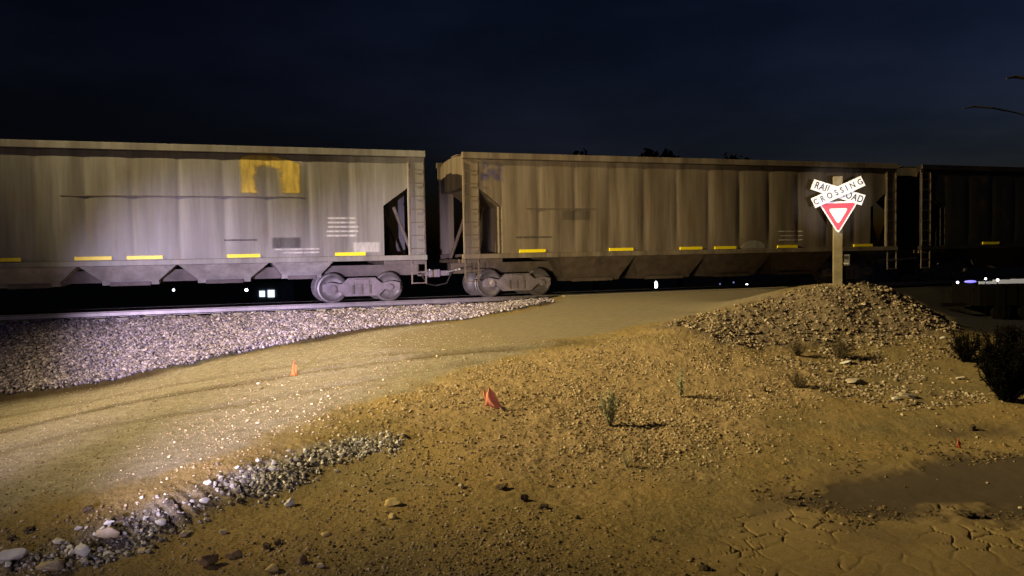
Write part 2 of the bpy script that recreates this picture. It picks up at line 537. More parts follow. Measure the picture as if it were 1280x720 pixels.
def m_emit(name, col, k):
    t = NT(name)
    t.b.inputs['Emission Color'].default_value = (*col, 1); t.b.inputs['Emission Strength'].default_value = k
    return t.fin((.5, .5, .5), .5)


def m_leaf(name, c0, c1):
    t = NT(name)
    r_, _, _, _ = t.attr('tint')
    t.b.inputs['Subsurface Weight'].default_value = 0
    return t.fin(t.ramp(r_, [(.0, c0), (1.0, c1)]), .9, 0, .0 if max(c1) < .03 else .2)


def m_decal(name, col, rough=.55):
    t = NT(name)
    a, _, _, _ = t.attr('alpha')
    n = t.noise(1.0, 5, .7, t.coords('Object', (6, 6, 1.2)))
    al = t.math('MULTIPLY', a, t.math('MULTIPLY', n, 1.7 if 'yellow' in name else 1.0), True)
    t.l(al, t.b.inputs['Alpha'])
    return t.fin(t.ramp(n, [(.3, tuple(c * .75 for c in col)), (.7, col)]), rough)


M = {}
M['ground'] = m_ground()
M['ballast'] = m_stone('ballast_rock', [(0, (.085, .075, .09)), (.45, (.24, .205, .265)), (.8, (.39, .335, .42)), (1, (.66, .575, .68))])
M['gravel'] = m_stone('tan_gravel', [(0, (.14, .095, .045)), (.4, (.33, .24, .13)), (.8, (.42, .33, .21)), (1, (.55, .47, .34))])
M['rubble'] = m_stone('brown_rubble', [(0, (.09, .065, .04)), (.5, (.27, .20, .125)), (.85, (.34, .275, .20)), (1, (.46, .40, .32))])
M['clod'] = m_stone('dark_clod', [(0, (.07, .05, .028)), (.6, (.16, .115, .055)), (1, (.24, .175, .085))])
M['chalk'] = m_stone('pale_pebble', [(0, (.12, .10, .08)), (.35, (.32, .29, .25)), (.7, (.52, .49, .46)), (1, (.78, .76, .72))])
M['rock_white'] = m_rock('white_stone', (.55, .53, .49), (.78, .76, .72))
M['rock_tan'] = m_rock('tan_stone', (.42, .33, .2), (.62, .52, .36))
M['rock_yellow'] = m_rock('yellow_stone', (.50, .37, .13), (.66, .52, .24))
M['rock_brown'] = m_rock('brown_stone', (.17, .115, .055), (.30, .21, .11))
M['rock_dark'] = m_rock('dark_earth_clod', (.05, .037, .022), (.12, .088, .05))
M['slab'] = m_rock('grey_slab', (.30, .26, .20), (.42, .36, .28))
M['car_a'] = m_paint('grey_car_paint', (.135, .125, .118), (.25, .24, .235))
M['car_b'] = m_paint('tan_car_paint', (.095, .073, .053), (.24, .195, .145))
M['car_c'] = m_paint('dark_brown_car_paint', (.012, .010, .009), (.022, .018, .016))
M['bay'] = m_paint('light_bay_paint', (.30, .275, .27), (.50, .47, .46), rustamt=.2)
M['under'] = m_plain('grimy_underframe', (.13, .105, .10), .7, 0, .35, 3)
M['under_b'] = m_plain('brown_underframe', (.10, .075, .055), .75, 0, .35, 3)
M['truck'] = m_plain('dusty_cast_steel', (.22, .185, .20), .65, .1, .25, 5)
M['wheel'] = m_plain('worn_wheel_steel', (.16, .14, .14), .45, .5, .3, 6)
M['rail'] = m_plain('rail_steel', (.30, .265, .26), .45, .5, .2, 4)
M['tie'] = m_plain('concrete_tie', (.42, .39, .36), .9, 0, .2, 6)
M['chrome'] = m_plain('bright_grab_iron', (.75, .74, .76), .3, .4, .05, 6)
M['yellow'] = m_plain('yellow_reflector_tape', (.92, .74, .015), .4, 0, .06, 9)
M['white_mark'] = m_decal('white_stencil_paint', (.78, .76, .74))
M['dark_mark'] = m_decal('dark_stencil_paint', (.06, .055, .055))
M['graf'] = m_decal('yellow_spray_paint', (.66, .49, .12))
M['blue_graf'] = m_decal('violet_spray_paint', (.11, .10, .24))
M['post'] = m_plain('weathered_post_wood', (.20, .165, .105), .85, 0, .3, 5)
M['sign_white'] = m_plain('white_sign_sheeting', (.90, .89, .92), .4, 0, .03, 5)
M['sign_red'] = m_plain('red_sign_sheeting', (.85, .02, .05), .4, 0, .06, 5)
M['ink'] = m_plain('black_sign_ink', (.012, .012, .016), .5, 0, .1)
M['alu'] = m_plain('sign_back_metal', (.45, .45, .46), .4, .7, .1)
M['box'] = m_plain('grey_enclosure', (.16, .15, .15), .45, .3, .2)
M['darkpost'] = m_plain('dark_steel_stake', (.025, .022, .02), .6, .2, .3)
M['plate'] = m_plain('enclosure_plate', (.5, .5, .5), .4, .2, .1)
M['orange'] = m_plain('orange_flag_film', (.95, .16, .04), .5, 0, .15, 30)
M['pink'] = m_plain('pink_flag_film', (1.0, .35, .25), .5, 0, .12, 30)
M['dull'] = m_plain('faded_flag_film', (.55, .13, .06), .6, 0, .2, 30)
M['wire'] = m_plain('stake_wire', (.3, .28, .26), .4, .8, .1)
M['leaf_green'] = m_leaf('grey_green_leaves', (.26, .27, .15), (.46, .47, .31))
M['leaf_dry'] = m_leaf('dry_brown_twigs', (.028, .02, .012), (.075, .052, .03))
M['leaf_dark'] = m_leaf('dark_bush_leaves', (.003, .003, .003), (.009, .008, .006))
M['leaf_tree'] = m_leaf('dark_tree_leaves', (.012, .016, .008), (.04, .05, .022))
M['stem'] = m_plain('dry_stem', (.09, .07, .04), .8)
M['black_stem'] = m_plain('black_bush_stem', (.006, .005, .004), .95, 0, .1, 8, 0)
M['bark'] = m_plain('dark_bark', (.035, .028, .022), .9)
M['lamp_w'] = m_emit('white_lamp_glow', (.9, .95, 1.0), 9)
M['lamp_v'] = m_emit('violet_lamp_glow', (.75, .7, 1.0), 5)
M['lamp_b'] = m_emit('blue_lamp_glow', (.16, .14, 1.0), 1.6)
M['lamp_dim'] = m_emit('dim_blue_lamp_glow', (.35, .4, .9), .5)
M['win'] = m_emit('lit_window', (.72, .85, 1.0), 1.6)
M['wall_far'] = m_plain('far_wall', (.35, .35, .38), .8)
M['panel'] = m_plain('crossing_panel', (.22, .185, .13), .9, 0, .15)

# ------------------------------------------------------------------ ground sheet
th_f = np.linspace(R(-39), R(39), 1180)
th = np.r_[np.linspace(R(-180), R(-75), 24)[:-1], np.linspace(R(-75), R(-39), 110)[:-1], th_f, np.linspace(R(39), R(75), 110)[1:], np.linspace(R(75), R(180), 24)[1:-1]]
vv = np.r_[np.linspace(470, 36, 560)]
rr = np.r_[.4, 1.0, 1.8, np.geomspace(2.4, 5.45, 70), 2600.0 / vv, np.geomspace(74, 900, 40)]
TH, RR = np.meshgrid(th, rr)
gx, gy = (RR * np.sin(TH)).ravel(), (RR * np.cos(TH)).ravel()
zn = zones(gx, gy)
mh, crk = micro(gx, gy, zn)
gz = height0(gx, gy) + mh
nt, nr = len(th), len(rr)
gi = np.arange(nr * nt).reshape(nr, nt)
gj = np.roll(gi, -1, axis=1)
quads = np.stack([gi[:-1], gi[1:], gj[1:], gj[:-1]], -1).reshape(-1, 4)[:, ::-1]
V = np.stack([gx, gy, gz], 1)
za = np.stack([zn['road'], zn['pave'], zn['ballast']], 1)
zb = np.stack([zn['mud'], zn['damp'], zn['rim']], 1)
zc = np.stack([zn['mound'], zn['slope'] * (1 - zn['road']), crk], 1)
zd = np.stack([zn['painted_shade'], zn['rut'], zn['toe_shade']], 1)
cls = np.zeros(len(gx), int)
cls[(zn['road'] > .5)] = 1; cls[zn['pave'] > .5] = 2; cls[(zn['mud'] > .5)] = 3
qc = cls[quads[:, 0]]
for k, nm in enumerate(('ground', 'dirt_road', 'crossing_road', 'mud_flat')):
    q = quads[qc == k]
    used, inv = np.unique(q, return_inverse=True)
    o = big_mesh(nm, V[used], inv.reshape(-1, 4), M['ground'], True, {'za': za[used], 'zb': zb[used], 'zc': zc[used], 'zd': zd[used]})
    o['kind'] = 'structure'
    # normals of the one sheet, so that no seam shows where it is cut
    if k == 0:
        fn = np.cross(V[quads[:, 2]] - V[quads[:, 0]], V[quads[:, 3]] - V[quads[:, 1]])
        vn = np.zeros_like(V)
        for c in range(4): np.add.at(vn, quads[:, c], fn)
        vn /= np.maximum(np.linalg.norm(vn, axis=1, keepdims=True), 1e-12)
    o.data.normals_split_custom_set_from_vertices(vn[used])

# ------------------------------------------------------------------ loose stones
PHI = (1 + 5 ** .5) / 2
ICO_V = np.array([(-1, PHI, 0), (1, PHI, 0), (-1, -PHI, 0), (1, -PHI, 0), (0, -1, PHI), (0, 1, PHI), (0, -1, -PHI), (0, 1, -PHI), (PHI, 0, -1), (PHI, 0, 1), (-PHI, 0, -1), (-PHI, 0, 1)]) / math.sqrt(1 + PHI * PHI)
ICO_F = np.array([(0, 11, 5), (0, 5, 1), (0, 1, 7), (0, 7, 10), (0, 10, 11), (1, 5, 9), (5, 11, 4), (11, 10, 2), (10, 7, 6), (7, 1, 8), (3, 9, 4), (3, 4, 2), (3, 2, 6), (3, 6, 8), (3, 8, 9), (4, 9, 5), (2, 4, 11), (6, 2, 10), (8, 6, 7), (9, 8, 1)])


def scatter(name, x, y, size, mat, sink=.25, flat=(.45, .8), sharp=.28, power=1.0):
    n = len(x)
    z = ground_z(x, y)
    V = ICO_V[None] * (1 + RNG.uniform(-sharp, sharp, (n, 12, 1)))
    sc = np.stack([RNG.uniform(.8, 1.25, n), RNG.uniform(.65, 1.05, n), RNG.uniform(*flat, n)], 1) * size[:, None]
    V = V * sc[:, None, :]
    a, b = RNG.uniform(0, 2 * PI, n), RNG.normal(0, .38, n)
    ca, sa, cb, sb = np.cos(a), np.sin(a), np.cos(b), np.sin(b)
    X, Y, Z = V[..., 0], V[..., 1], V[..., 2]
    X, Z = X * cb[:, None] + Z * sb[:, None], -X * sb[:, None] + Z * cb[:, None]
    X, Y = X * ca[:, None] - Y * sa[:, None], X * sa[:, None] + Y * ca[:, None]
    V = np.stack([X + x[:, None], Y + y[:, None], Z + (z + sc[:, 2] * (1 - 2 * sink))[:, None]], -1).reshape(-1, 3)
    Fc = (ICO_F[None] + (np.arange(n) * 12)[:, None, None]).reshape(-1, 3)
    tint = np.repeat(RNG.random(n) ** power, 12)[:, None]
    o = big_mesh(name, V, Fc, mat, False, {'tint': np.repeat(tint, 3, 1)})
    o['kind'] = 'stuff'
    return o


def sample(poly, n, margin=.3):
    lo, hi = poly.min(0) - margin, poly.max(0) + margin
    x, y = RNG.uniform(lo[0], hi[0], n), RNG.uniform(lo[1], hi[1], n)
    return x, y


# railway ballast: along the shoulder seen from the camera
s_, p_ = RNG.uniform(-27, 4.5, 160000), RNG.uniform(19.6, 25.5, 160000)
x, y = TD[0] * (s_ + 24.7 * math.tan(TA)) + TN[0] * p_, TD[1] * (s_ + 24.7 * math.tan(TA)) + TN[1] * p_
k = (inside(x, y, Z_BALLAST) + .5 * fbm(x * 2, y * 2, 3, 81) > .02) & (np.abs(x) / y < .80)
x, y = x[k][:90000], y[k][:90000]
k = dist_line(x, y, TOE)[0] > .2 + .45 * RNG.random(len(x))
x, y = x[k], y[k]
scatter('ballast', x, y, RNG.uniform(.022, .052, len(x)), M['ballast'], .2, (.55, .95), .32)
# mound of rubble round the post of the sign
x, y = sample(Z_MOUND, 46000)
k = inside(x, y, Z_MOUND) + .7 * fbm(x * 1.5, y * 1.5, 3, 82) > -.12
x, y = x[k], y[k]
scatter('rubble', x, y, .014 + .036 * RNG.random(len(x)) ** 3, M['rubble'], .2, (.5, .9), .34)
# gravel washed over the slope
x, y = sample(Z_SLOPE, 120000)
w = np.clip(inside(x, y, Z_SLOPE) / 1.2 + .55, 0, 1) * np.clip(.5 + 1.3 * fbm(x * .9, y * .9, 4, 83), 0.06, 1)
k = RNG.random(len(x)) < w * .62
x, y = x[k], y[k]
scatter('gravel', x, y, .005 + .021 * RNG.random(len(x)) ** 3.5, M['gravel'], .3, (.45, .85), .3)
# litter of small stones and crumbs over the rest of the foreground
r_, t_ = 1 / RNG.uniform(1 / 17.0, 1 / 5.6, 60000), RNG.uniform(R(-38), R(38), 60000)
x, y = r_ * np.sin(t_), r_ * np.cos(t_)
zz = zones(x, y)
w = np.clip(.35 + 1.6 * fbm(x * .8, y * .8, 4, 84), .03, 1) * (1 - .85 * zz['mud']) * (1 - zz['pave']) * (1 - .6 * zz['road']) * (1 - zz['ballast'])
w = w * (1 + 1.2 * sstep(1.5, -1.5, x) * (1 - zz['road']))
k = RNG.random(len(x)) < w * .6
scatter('small_stones', x[k], y[k], .004 + .020 * RNG.random(k.sum()) ** 4 * (r_[k] / 9), M['gravel'], .3, (.45, .8), .3, .8)
k = RNG.random(len(x)) < w * .13 * (1 - zz['road'])
scatter('earth_crumbs', x[k] + .05, y[k] + .03, .005 + .018 * RNG.random(k.sum()) ** 3, M['clod'], .3, (.5, .8), .3)
x, y = sample(Z_ROAD, 200000)
k = (inside(x, y, Z_ROAD) > .1) & (RNG.random(len(x)) < .55) & (np.abs(x) / y < .8)
scatter('road_grit', x[k], y[k], .004 + .013 * RNG.random(k.sum()) ** 4, M['gravel'], .35, (.4, .8), .3, 1.1)
# pale stones spilling along the washed-out edge
al = RNG.random(9000)
seg = RNG.integers(0, len(RIM) - 2, 9000)
base = RIM[seg] + (RIM[seg + 1] - RIM[seg]) * al[:, None]
nrm = (RIM[seg + 1] - RIM[seg]); nrm = np.stack([nrm[:, 1], -nrm[:, 0]], 1) / np.linalg.norm(nrm, axis=1, keepdims=True)
off = RNG.normal(-.05, .15, 9000)
q = base + nrm * off[:, None] + RNG.normal(0, .04, (9000, 2))
k = RNG.random(9000) < .25 + .75 * sstep(-.05, .25, fbm(q[:, 0] * 1.6, q[:, 1] * 1.6, 3, 85))
al_q = dist_line(q[:, 0], q[:, 1], RIM)[1]
k &= (al_q < 2.6) | (RNG.random(len(al_q)) < .35) | (vnoise(al_q * 2.6, al_q * 0 + 9, 46) > -.08)
q = q[k]
scatter('edge_pebbles', q[:, 0], q[:, 1], .005 + .030 * RNG.random(len(q)) ** 2.8, M['chalk'], .25, (.5, .9), .32, 1.1)
# rubbly dirt right of the mound, crumbs round the damp patch
x, y = sample(Z_RIGHT, 9000)
k = (inside(x, y, Z_RIGHT) > -.2) & (fbm(x * 1.4, y * 1.4, 3, 86) > -.05)
scatter('rubbly_dirt', x[k], y[k], .01 + .035 * RNG.random(k.sum()) ** 4, M['rubble'], .3, (.4, .8), .3)
x, y = sample(Z_DAMP, 90000, .9)
d = inside(x, y, Z_DAMP)
k = (np.abs(d + .15) < .38) & (fbm(x * 2.2, y * 2.2, 3, 87) > .02) & (RNG.random(len(x)) < .28)
scatter('crust_crumbs', x[k], y[k], .006 + .026 * RNG.random(k.sum()) ** 4, M['clod'], .35, (.25, .5), .35)


# ------------------------------------------------------------------ single stones one can point at
def rock_mesh(seed, size, squash=.6, angular=.2):
    import bmesh
    bm = bmesh.new(); bmesh.ops.create_icosphere(bm, subdivisions=3, radius=1.0)
    rg = np.random.default_rng(seed)
    pl = rg.normal(0, 1, (14, 3)); pl /= np.linalg.norm(pl, axis=1, keepdims=True)
    cut = rg.uniform(.52, .88, 14)
    for v in bm.verts:
        c = np.array(v.co)
        for n_, k_ in zip(pl, cut):
            d = c @ n_
            if d > k_: c = c - n_ * (d - k_) * min(1, .72 + angular)
        w = 1 + .10 * math.sin(c[0] * 3.1 + seed) * math.cos(c[1] * 2.7 - seed) + .04 * math.sin(c[2] * 7 + seed * 2 + c[0] * 5)
        c = c * w * np.array([1.0, rg.uniform(.999, 1.0) * .78, squash])
        if angular > .2: c = c * (1 + .16 * math.sin(c[0] * 9 + seed) * math.sin(c[1] * 8 - seed * 2) + .12 * math.sin(c[2] * 13 + c[0] * 11 + seed))
        c = c * (1 + .035 * math.sin(c[0] * 7 + seed * 3) * math.sin(c[1] * 9 + seed) + .02 * math.sin(c[1] * 17 + c[2] * 12))
        v.co = c * size
    me = bpy.data.meshes.new('stone'); bm.to_mesh(me); bm.free()
    me.polygons.foreach_set('use_smooth', [True] * len(me.polygons))
    me.set_sharp_from_angle(angle=R(24))
    return me


def put_stone(u, v, wpx, mat, label, squash=.6, name='stone', rz=None, group=None, seed=[1], cat=None, sink=.12):
    x, y = hit(u, v)
    y_ = float(y); size = wpx / F * y_ / 2
    seed[0] += 1
    me = rock_mesh(seed[0], size, squash, .3 if name == 'earth_clod' else .2); me.materials.append(M[mat])
    o = link(bpy.data.objects.new(name, me))
    z = float(ground_z(x, y)[0])
    o.location = (float(x), y_, z + size * squash * (1 - 2 * sink) * .85)
    o.rotation_euler = (random.uniform(-.2, .2), random.uniform(-.2, .2), random.uniform(0, .8) if rz is None else rz)
    tag(o, label, cat or name.replace('_', ' '), group)
    return o


S_ = 'loose stones and clods lying on the dirt'
for a in [
    (12, 701, 40, 'rock_white', 'largest white stone, at the left end of the washed-out edge', .5),
    (62, 712, 44, 'rock_tan', 'broad pale tan stone low in the bottom left corner', .42),
    (136, 672, 30, 'rock_tan', 'rounded cream stone perched on the washed-out edge, shadow below', .62),
    (103, 697, 23, 'rock_white', 'wedge-shaped white stone in front of the washed-out edge', .8),
    (74, 678, 17, 'rock_white', 'flat white stone between the largest white stone and the cream stone', .5),
    (97, 662, 12, 'rock_white', 'small flat white chip left above the rounded cream stone', .45),
    (136, 655, 13, 'rock_white', 'small white stone just above the rounded cream stone', .6),
    (201, 657, 13, 'rock_white', 'egg-shaped white stone halfway down the eroded edge', .85),
    (255, 628, 14, 'rock_white', 'smooth white stone in the middle of the eroded edge', .6),
    (340, 588, 13, 'rock_white', 'round white stone near the upper right part of the eroded edge', .6),
    (260, 606, 12, 'rock_white', 'white stone capping the pebble heap of the eroded edge', .6),
    (363, 632, 16, 'rock_white', 'round pale stone alone on bare dirt below the eroded edge', .75),
    (491, 632, 24, 'rock_yellow', 'largest yellow stone, in the open dirt left of centre', .5),
    (490, 650, 13, 'rock_yellow', 'smaller yellow stone just below the largest yellow stone', .7),
    (408, 669, 14, 'rock_yellow', 'flat yellow stone left of the two yellow stones', .5),
    (230, 671, 14, 'rock_tan', 'oval tan stone below the eroded edge', .55),
    (279, 668, 15, 'rock_tan', 'dull tan stone half sunk in dirt below the eroded edge', .5),
    (260, 710, 29, 'rock_brown', 'large brown lump at the bottom edge of the dirt', .8),
    (340, 716, 22, 'rock_yellow', 'flat yellowish stone cut by the bottom edge', .5),
    (293, 698, 22, 'rock_brown', 'brown lump right of the large brown lump', .6),
    (376, 706, 17, 'rock_brown', 'upright reddish brown stone near the bottom', .9),
    (401, 712, 12, 'rock_tan', 'small tan stone right of the upright reddish brown stone', .7),
    (577, 610, 10, 'rock_tan', 'small tan stone with dark shadow right above the yellow stones', .6),
    (178, 690, 14, 'rock_tan', 'dull stone sunk in dirt right of the wedge-shaped white stone', .5),
    (1136, 498, 36, 'slab', 'long pale slab lying below the mound', .22),
    (1069, 478, 34, 'slab', 'flat grey slab half buried at the foot of the mound', .2),
    (1119, 500, 11, 'rock_white', 'white stone touching the left end of the long pale slab', .6),
    (1056, 455, 19, 'rock_white', 'thin whitish sliver at the foot of the mound', .22),
    (1200, 474, 14, 'rock_white', 'whitish sliver beside the big dark bush', .3),
    (1178, 423, 9, 'rock_white', 'pale chip on the right end of the mound', .4),
    (1080, 381, 8, 'rock_tan', 'pale stone high on the mound right of the post', .6),
]:
    put_stone(*a, group=S_)
for a in [
    (111, 639, 15, 'rock_dark', 'dark clod alone on the slope above the eroded edge', .6),
    (36, 665, 18, 'rock_dark', 'larger dark clod at the left, one of a pair', .5),
    (14, 676, 15, 'rock_dark', 'smaller dark clod at the left, next to the larger one', .5),
    (150, 649, 14, 'rock_dark', 'dark clod just right of a small white stone on the edge', .5),
    (627, 612, 16, 'rock_dark', 'dark clod in the open dirt, left of three', .6),
    (656, 626, 14, 'rock_dark', 'middle dark clod of three in the open dirt', .9),
    (679, 636, 13, 'rock_dark', 'lowest dark clod of three in the open dirt', .6),
    (334, 687, 15, 'rock_dark', 'dark clod near the bottom left of centre', .7),
    (347, 681, 12, 'rock_dark', 'dark clod touching another near the bottom', .8),
    (722, 649, 8, 'rock_dark', 'small round dark clod right of the three clods', .7),
    (816, 675, 9, 'rock_dark', 'dark clod on smooth earth near the bottom middle', .6),
    (880, 713, 17, 'rock_dark', 'dark clod at the bottom edge left of the cracks', .4),
    (999, 630, 13, 'rock_dark', 'dark clod at the left tip of the damp patch', .5),
    (1216, 537, 11, 'rock_dark', 'dark clod above the damp patch right of the flag', .9),
    (1204, 643, 26, 'rock_dark', 'widest dark clod, on the lower rim of the damp patch', .3),
    (1230, 644, 14, 'rock_dark', 'dark clod right beside the widest clod at the damp patch', .35),
    (955, 490, 9, 'rock_dark', 'dark clod on the gravel slope by a dry tuft', .7),
]:
    put_stone(*a, name='earth_clod', group=S_)
# stones of the eroded edge that nothing tells apart
for i in range(60):
    k = random.random() * (len(RIM) - 2); j = int(k); p = RIM[j] + (RIM[j + 1] - RIM[j]) * (k - j)
    p = p + np.array([random.gauss(0, .10), random.gauss(0, .16)])
    size = .018 + .028 * random.random() ** 2
    me = rock_mesh(500 + i, size, random.uniform(.5, .85)); me.materials.append(M['rock_white'])
    o = link(bpy.data.objects.new('stone', me)); o.location = (float(p[0]), float(p[1]), float(ground_z(p[0], p[1])[0]) + size * .4)
    o.rotation_euler = (random.uniform(-.3, .3), random.uniform(-.3, .3), random.uniform(0, 6))
    tag(o, 'small whitish stone, one of many scattered along the eroded edge', 'stone', 'small whitish stones along the eroded edge')


# ------------------------------------------------------------------ track
trk = empty('railroad_track', st(0, P_C, 0), TA)
tag(trk, 'grey steel rails on concrete ties, running under the freight cars', 'railway track')
RAILP = [(-.075, -.172), (.075, -.172), (.075, -.16), (.012, -.135), (.010, -.045), (.036, -.032), (.038, -.006), (.028, 0), (-.028, 0), (-.038, -.006), (-.036, -.032), (-.010, -.045), (-.012, -.135), (-.075, -.16)]
for sd in (-1, 1):
    MB().prism([(sd * .755 + a, b) for a, b in RAILP], 'x', -45, 75).obj('rail', M['rail'], trk)
tie0 = MB().box(-.125, .125, -1.3, 1.3, -.40, -.176).obj('tie', M['tie'], trk, .015)
k = 0
for i in range(-46, 14):
    s = i * .61
    if CROSS0 - .5 < s + 0 < CROSS1: continue
    o = tie0 if k == 0 else tie0.copy()
    if k: COL.objects.link(o); o.parent = trk
    o.location = (s, random.uniform(-.03, .03), random.uniform(-.006, .006)); k += 1
# road panels between and beside the rails at the level crossing
for a, b in ((-1.35, -.84), (-.66, .66), (.84, 1.35)):
    MB().box(CROSS0, CROSS1, a, b, -.2, -.012).obj('crossing_panel', M['panel'], trk, .01)


# ------------------------------------------------------------------ freight cars
L = 18.0; W2 = 1.53; ZB = 1.46; ZT = 4.50


def side_y(x, z, pitch=1.2, dep=.05):
    """how far the side bulges out: shallow panels between the posts"""
    f = (x + L / 2) / pitch; f = f - np.floor(f)
    return W2 + dep * (1 - (2 * f - 1) ** 4) * np.sin(np.clip((z - ZB) / (ZT - ZB), 0, 1) * PI) ** .35


def car_body(mat, root, pitch, dep):
    xs = list(np.linspace(-L / 2 + 1.35, L / 2 - 1.35, 260))
    xe = [L / 2 - 1.35, L / 2 - 1.1, L / 2 - .8, L / 2 - .5, L / 2 - .3, L / 2 - .12]
    cols = [(-x, True) for x in reversed(xe)] + [(x, False) for x in xs] + [(x, True) for x in xe]
    NZ = 16
    vs, m = [], 2 * NZ + 7
    for x, end in cols:
        zl = ZB if not end else 3.0 + .62 * min(1, (abs(x) - (L / 2 - 1.35)) / .85)
        z = zl + (ZT - zl) * np.linspace(0, 1, NZ)
        yb = side_y(x, z, pitch, dep)
        vs += [(x, -yy, zz_) for yy, zz_ in zip(yb, z)]
        for a in np.linspace(0, PI, 9)[1:-1]:
            vs.append((x, -W2 * math.cos(a), ZT + .22 * math.sin(a)))
        vs += [(x, yy, zz_) for yy, zz_ in zip(yb[::-1], z[::-1])]
    fs, n = [], len(cols)
    for i in range(n - 1):
        for j in range(m):
            a, b = i * m + j, i * m + (j + 1) % m
            fs.append((a, b, b + m, a + m))
    fs += [tuple(range(m)), tuple(range((n - 1) * m, n * m))[::-1]]
    o = MB().add(vs, fs).obj('body', mat, root, 0, True)
    o.data.set_sharp_from_angle(angle=R(35))
    return o


def decal(name, mat, root, x0, x1, z0, z1, fn, pitch, dep, nx=60, nz=30, parent=None):
    """paint on the near side of a car, following its panels; fn(u,w) is its opacity"""
    U, Wd = np.meshgrid(np.linspace(0, 1, nx), np.linspace(0, 1, nz))
    x, z = x0 + (x1 - x0) * U.ravel(), z0 + (z1 - z0) * Wd.ravel()
    V = np.stack([x, -side_y(x, z, pitch, dep) - .006, z], 1)
    g = np.arange(nx * nz).reshape(nz, nx)
    Fc = np.stack([g[:-1, :-1], g[:-1, 1:], g[1:, 1:], g[1:, :-1]], -1).reshape(-1, 4)
    a = np.clip(fn(U.ravel(), Wd.ravel()), 0, 1)[:, None]
    o = big_mesh(name, V, Fc, mat, True, {'alpha': np.repeat(a, 3, 1)})
    o.parent = root
    return o


def bars(*rows):
    """rows of short painted lines: (w centre, half height)"""
    def fn(u, w):
        o = np.zeros_like(u)
        for c, hh, lo, hi in rows:
            o = np.maximum(o, sstep(hh, hh * .5, np.abs(w - c)) * sstep(lo - .04, lo + .04, u) * sstep(hi + .04, hi - .04, u))
        return o
    return fn


def block(u, w):
    return sstep(0, .12, u) * sstep(1, .88, u) * sstep(0, .15, w) * sstep(1, .85, w)


def make_truck(root, x, mat):
    prof = [(-1.22, .36), (-1.22, .60), (-.98, .66), (-.62, .60), (-.42, .78), (.42, .78), (.62, .60), (.98, .66), (1.22, .60), (1.22, .36), (1.0, .33),
            (.74, .40), (.52, .20), (-.52, .20), (-.74, .40), (-1.0, .33)]
    t = empty('truck', (0, 0, 0)); t.parent = root; t.location = (x, 0, 0)
    for sd in (-1, 1):
        MB().prism(prof, 'y', sd * .98, sd * 1.12).obj('side_frame', mat, t, .02)
        for wx in (-.89, .89):
            MB().lathe_y([(0, sd * .66), (.2, sd * .66), (.30, sd * .71), (.40, sd * .70), (.488, sd * .69), (.486, sd * .715), (.457, sd * .73), (.452, sd * .80), (.40, sd * .81), (.34, sd * .77), (.2, sd * .78), (0, sd * .80)], wx, .457).obj('wheel', M['wheel'], t, 0, True).data.set_sharp_from_angle(angle=R(40))
            MB().lathe_y([(.07, sd * .8), (.1, sd * 1.0), (.115, sd * 1.13), (.115, sd * 1.19), (.07, sd * 1.22), (0, sd * 1.22)], wx, .457, 16).obj('bearing_cap', mat, t)
        sp = MB()
        for q in (-.26, 0, .26):
            for j in range(5): sp.lathe_y([(0, sd * .95), (.0, sd * .95)], q, .3, 3) if False else None
            sp.tube([(q, sd * 1.05, .27), (q, sd * 1.05, .56)], .085, 10)
        sp.obj('spring', M['under'], t)
    MB().box(-.24, .24, -1.16, 1.16, .56, .74).obj('bolster', mat, t, .03)
    ax = MB()
    for wx in (-.89, .89): ax.tube([(wx, -1.0, .457), (wx, 1.0, .457)], .085, 12)
    ax.obj('axle', M['wheel'], t)


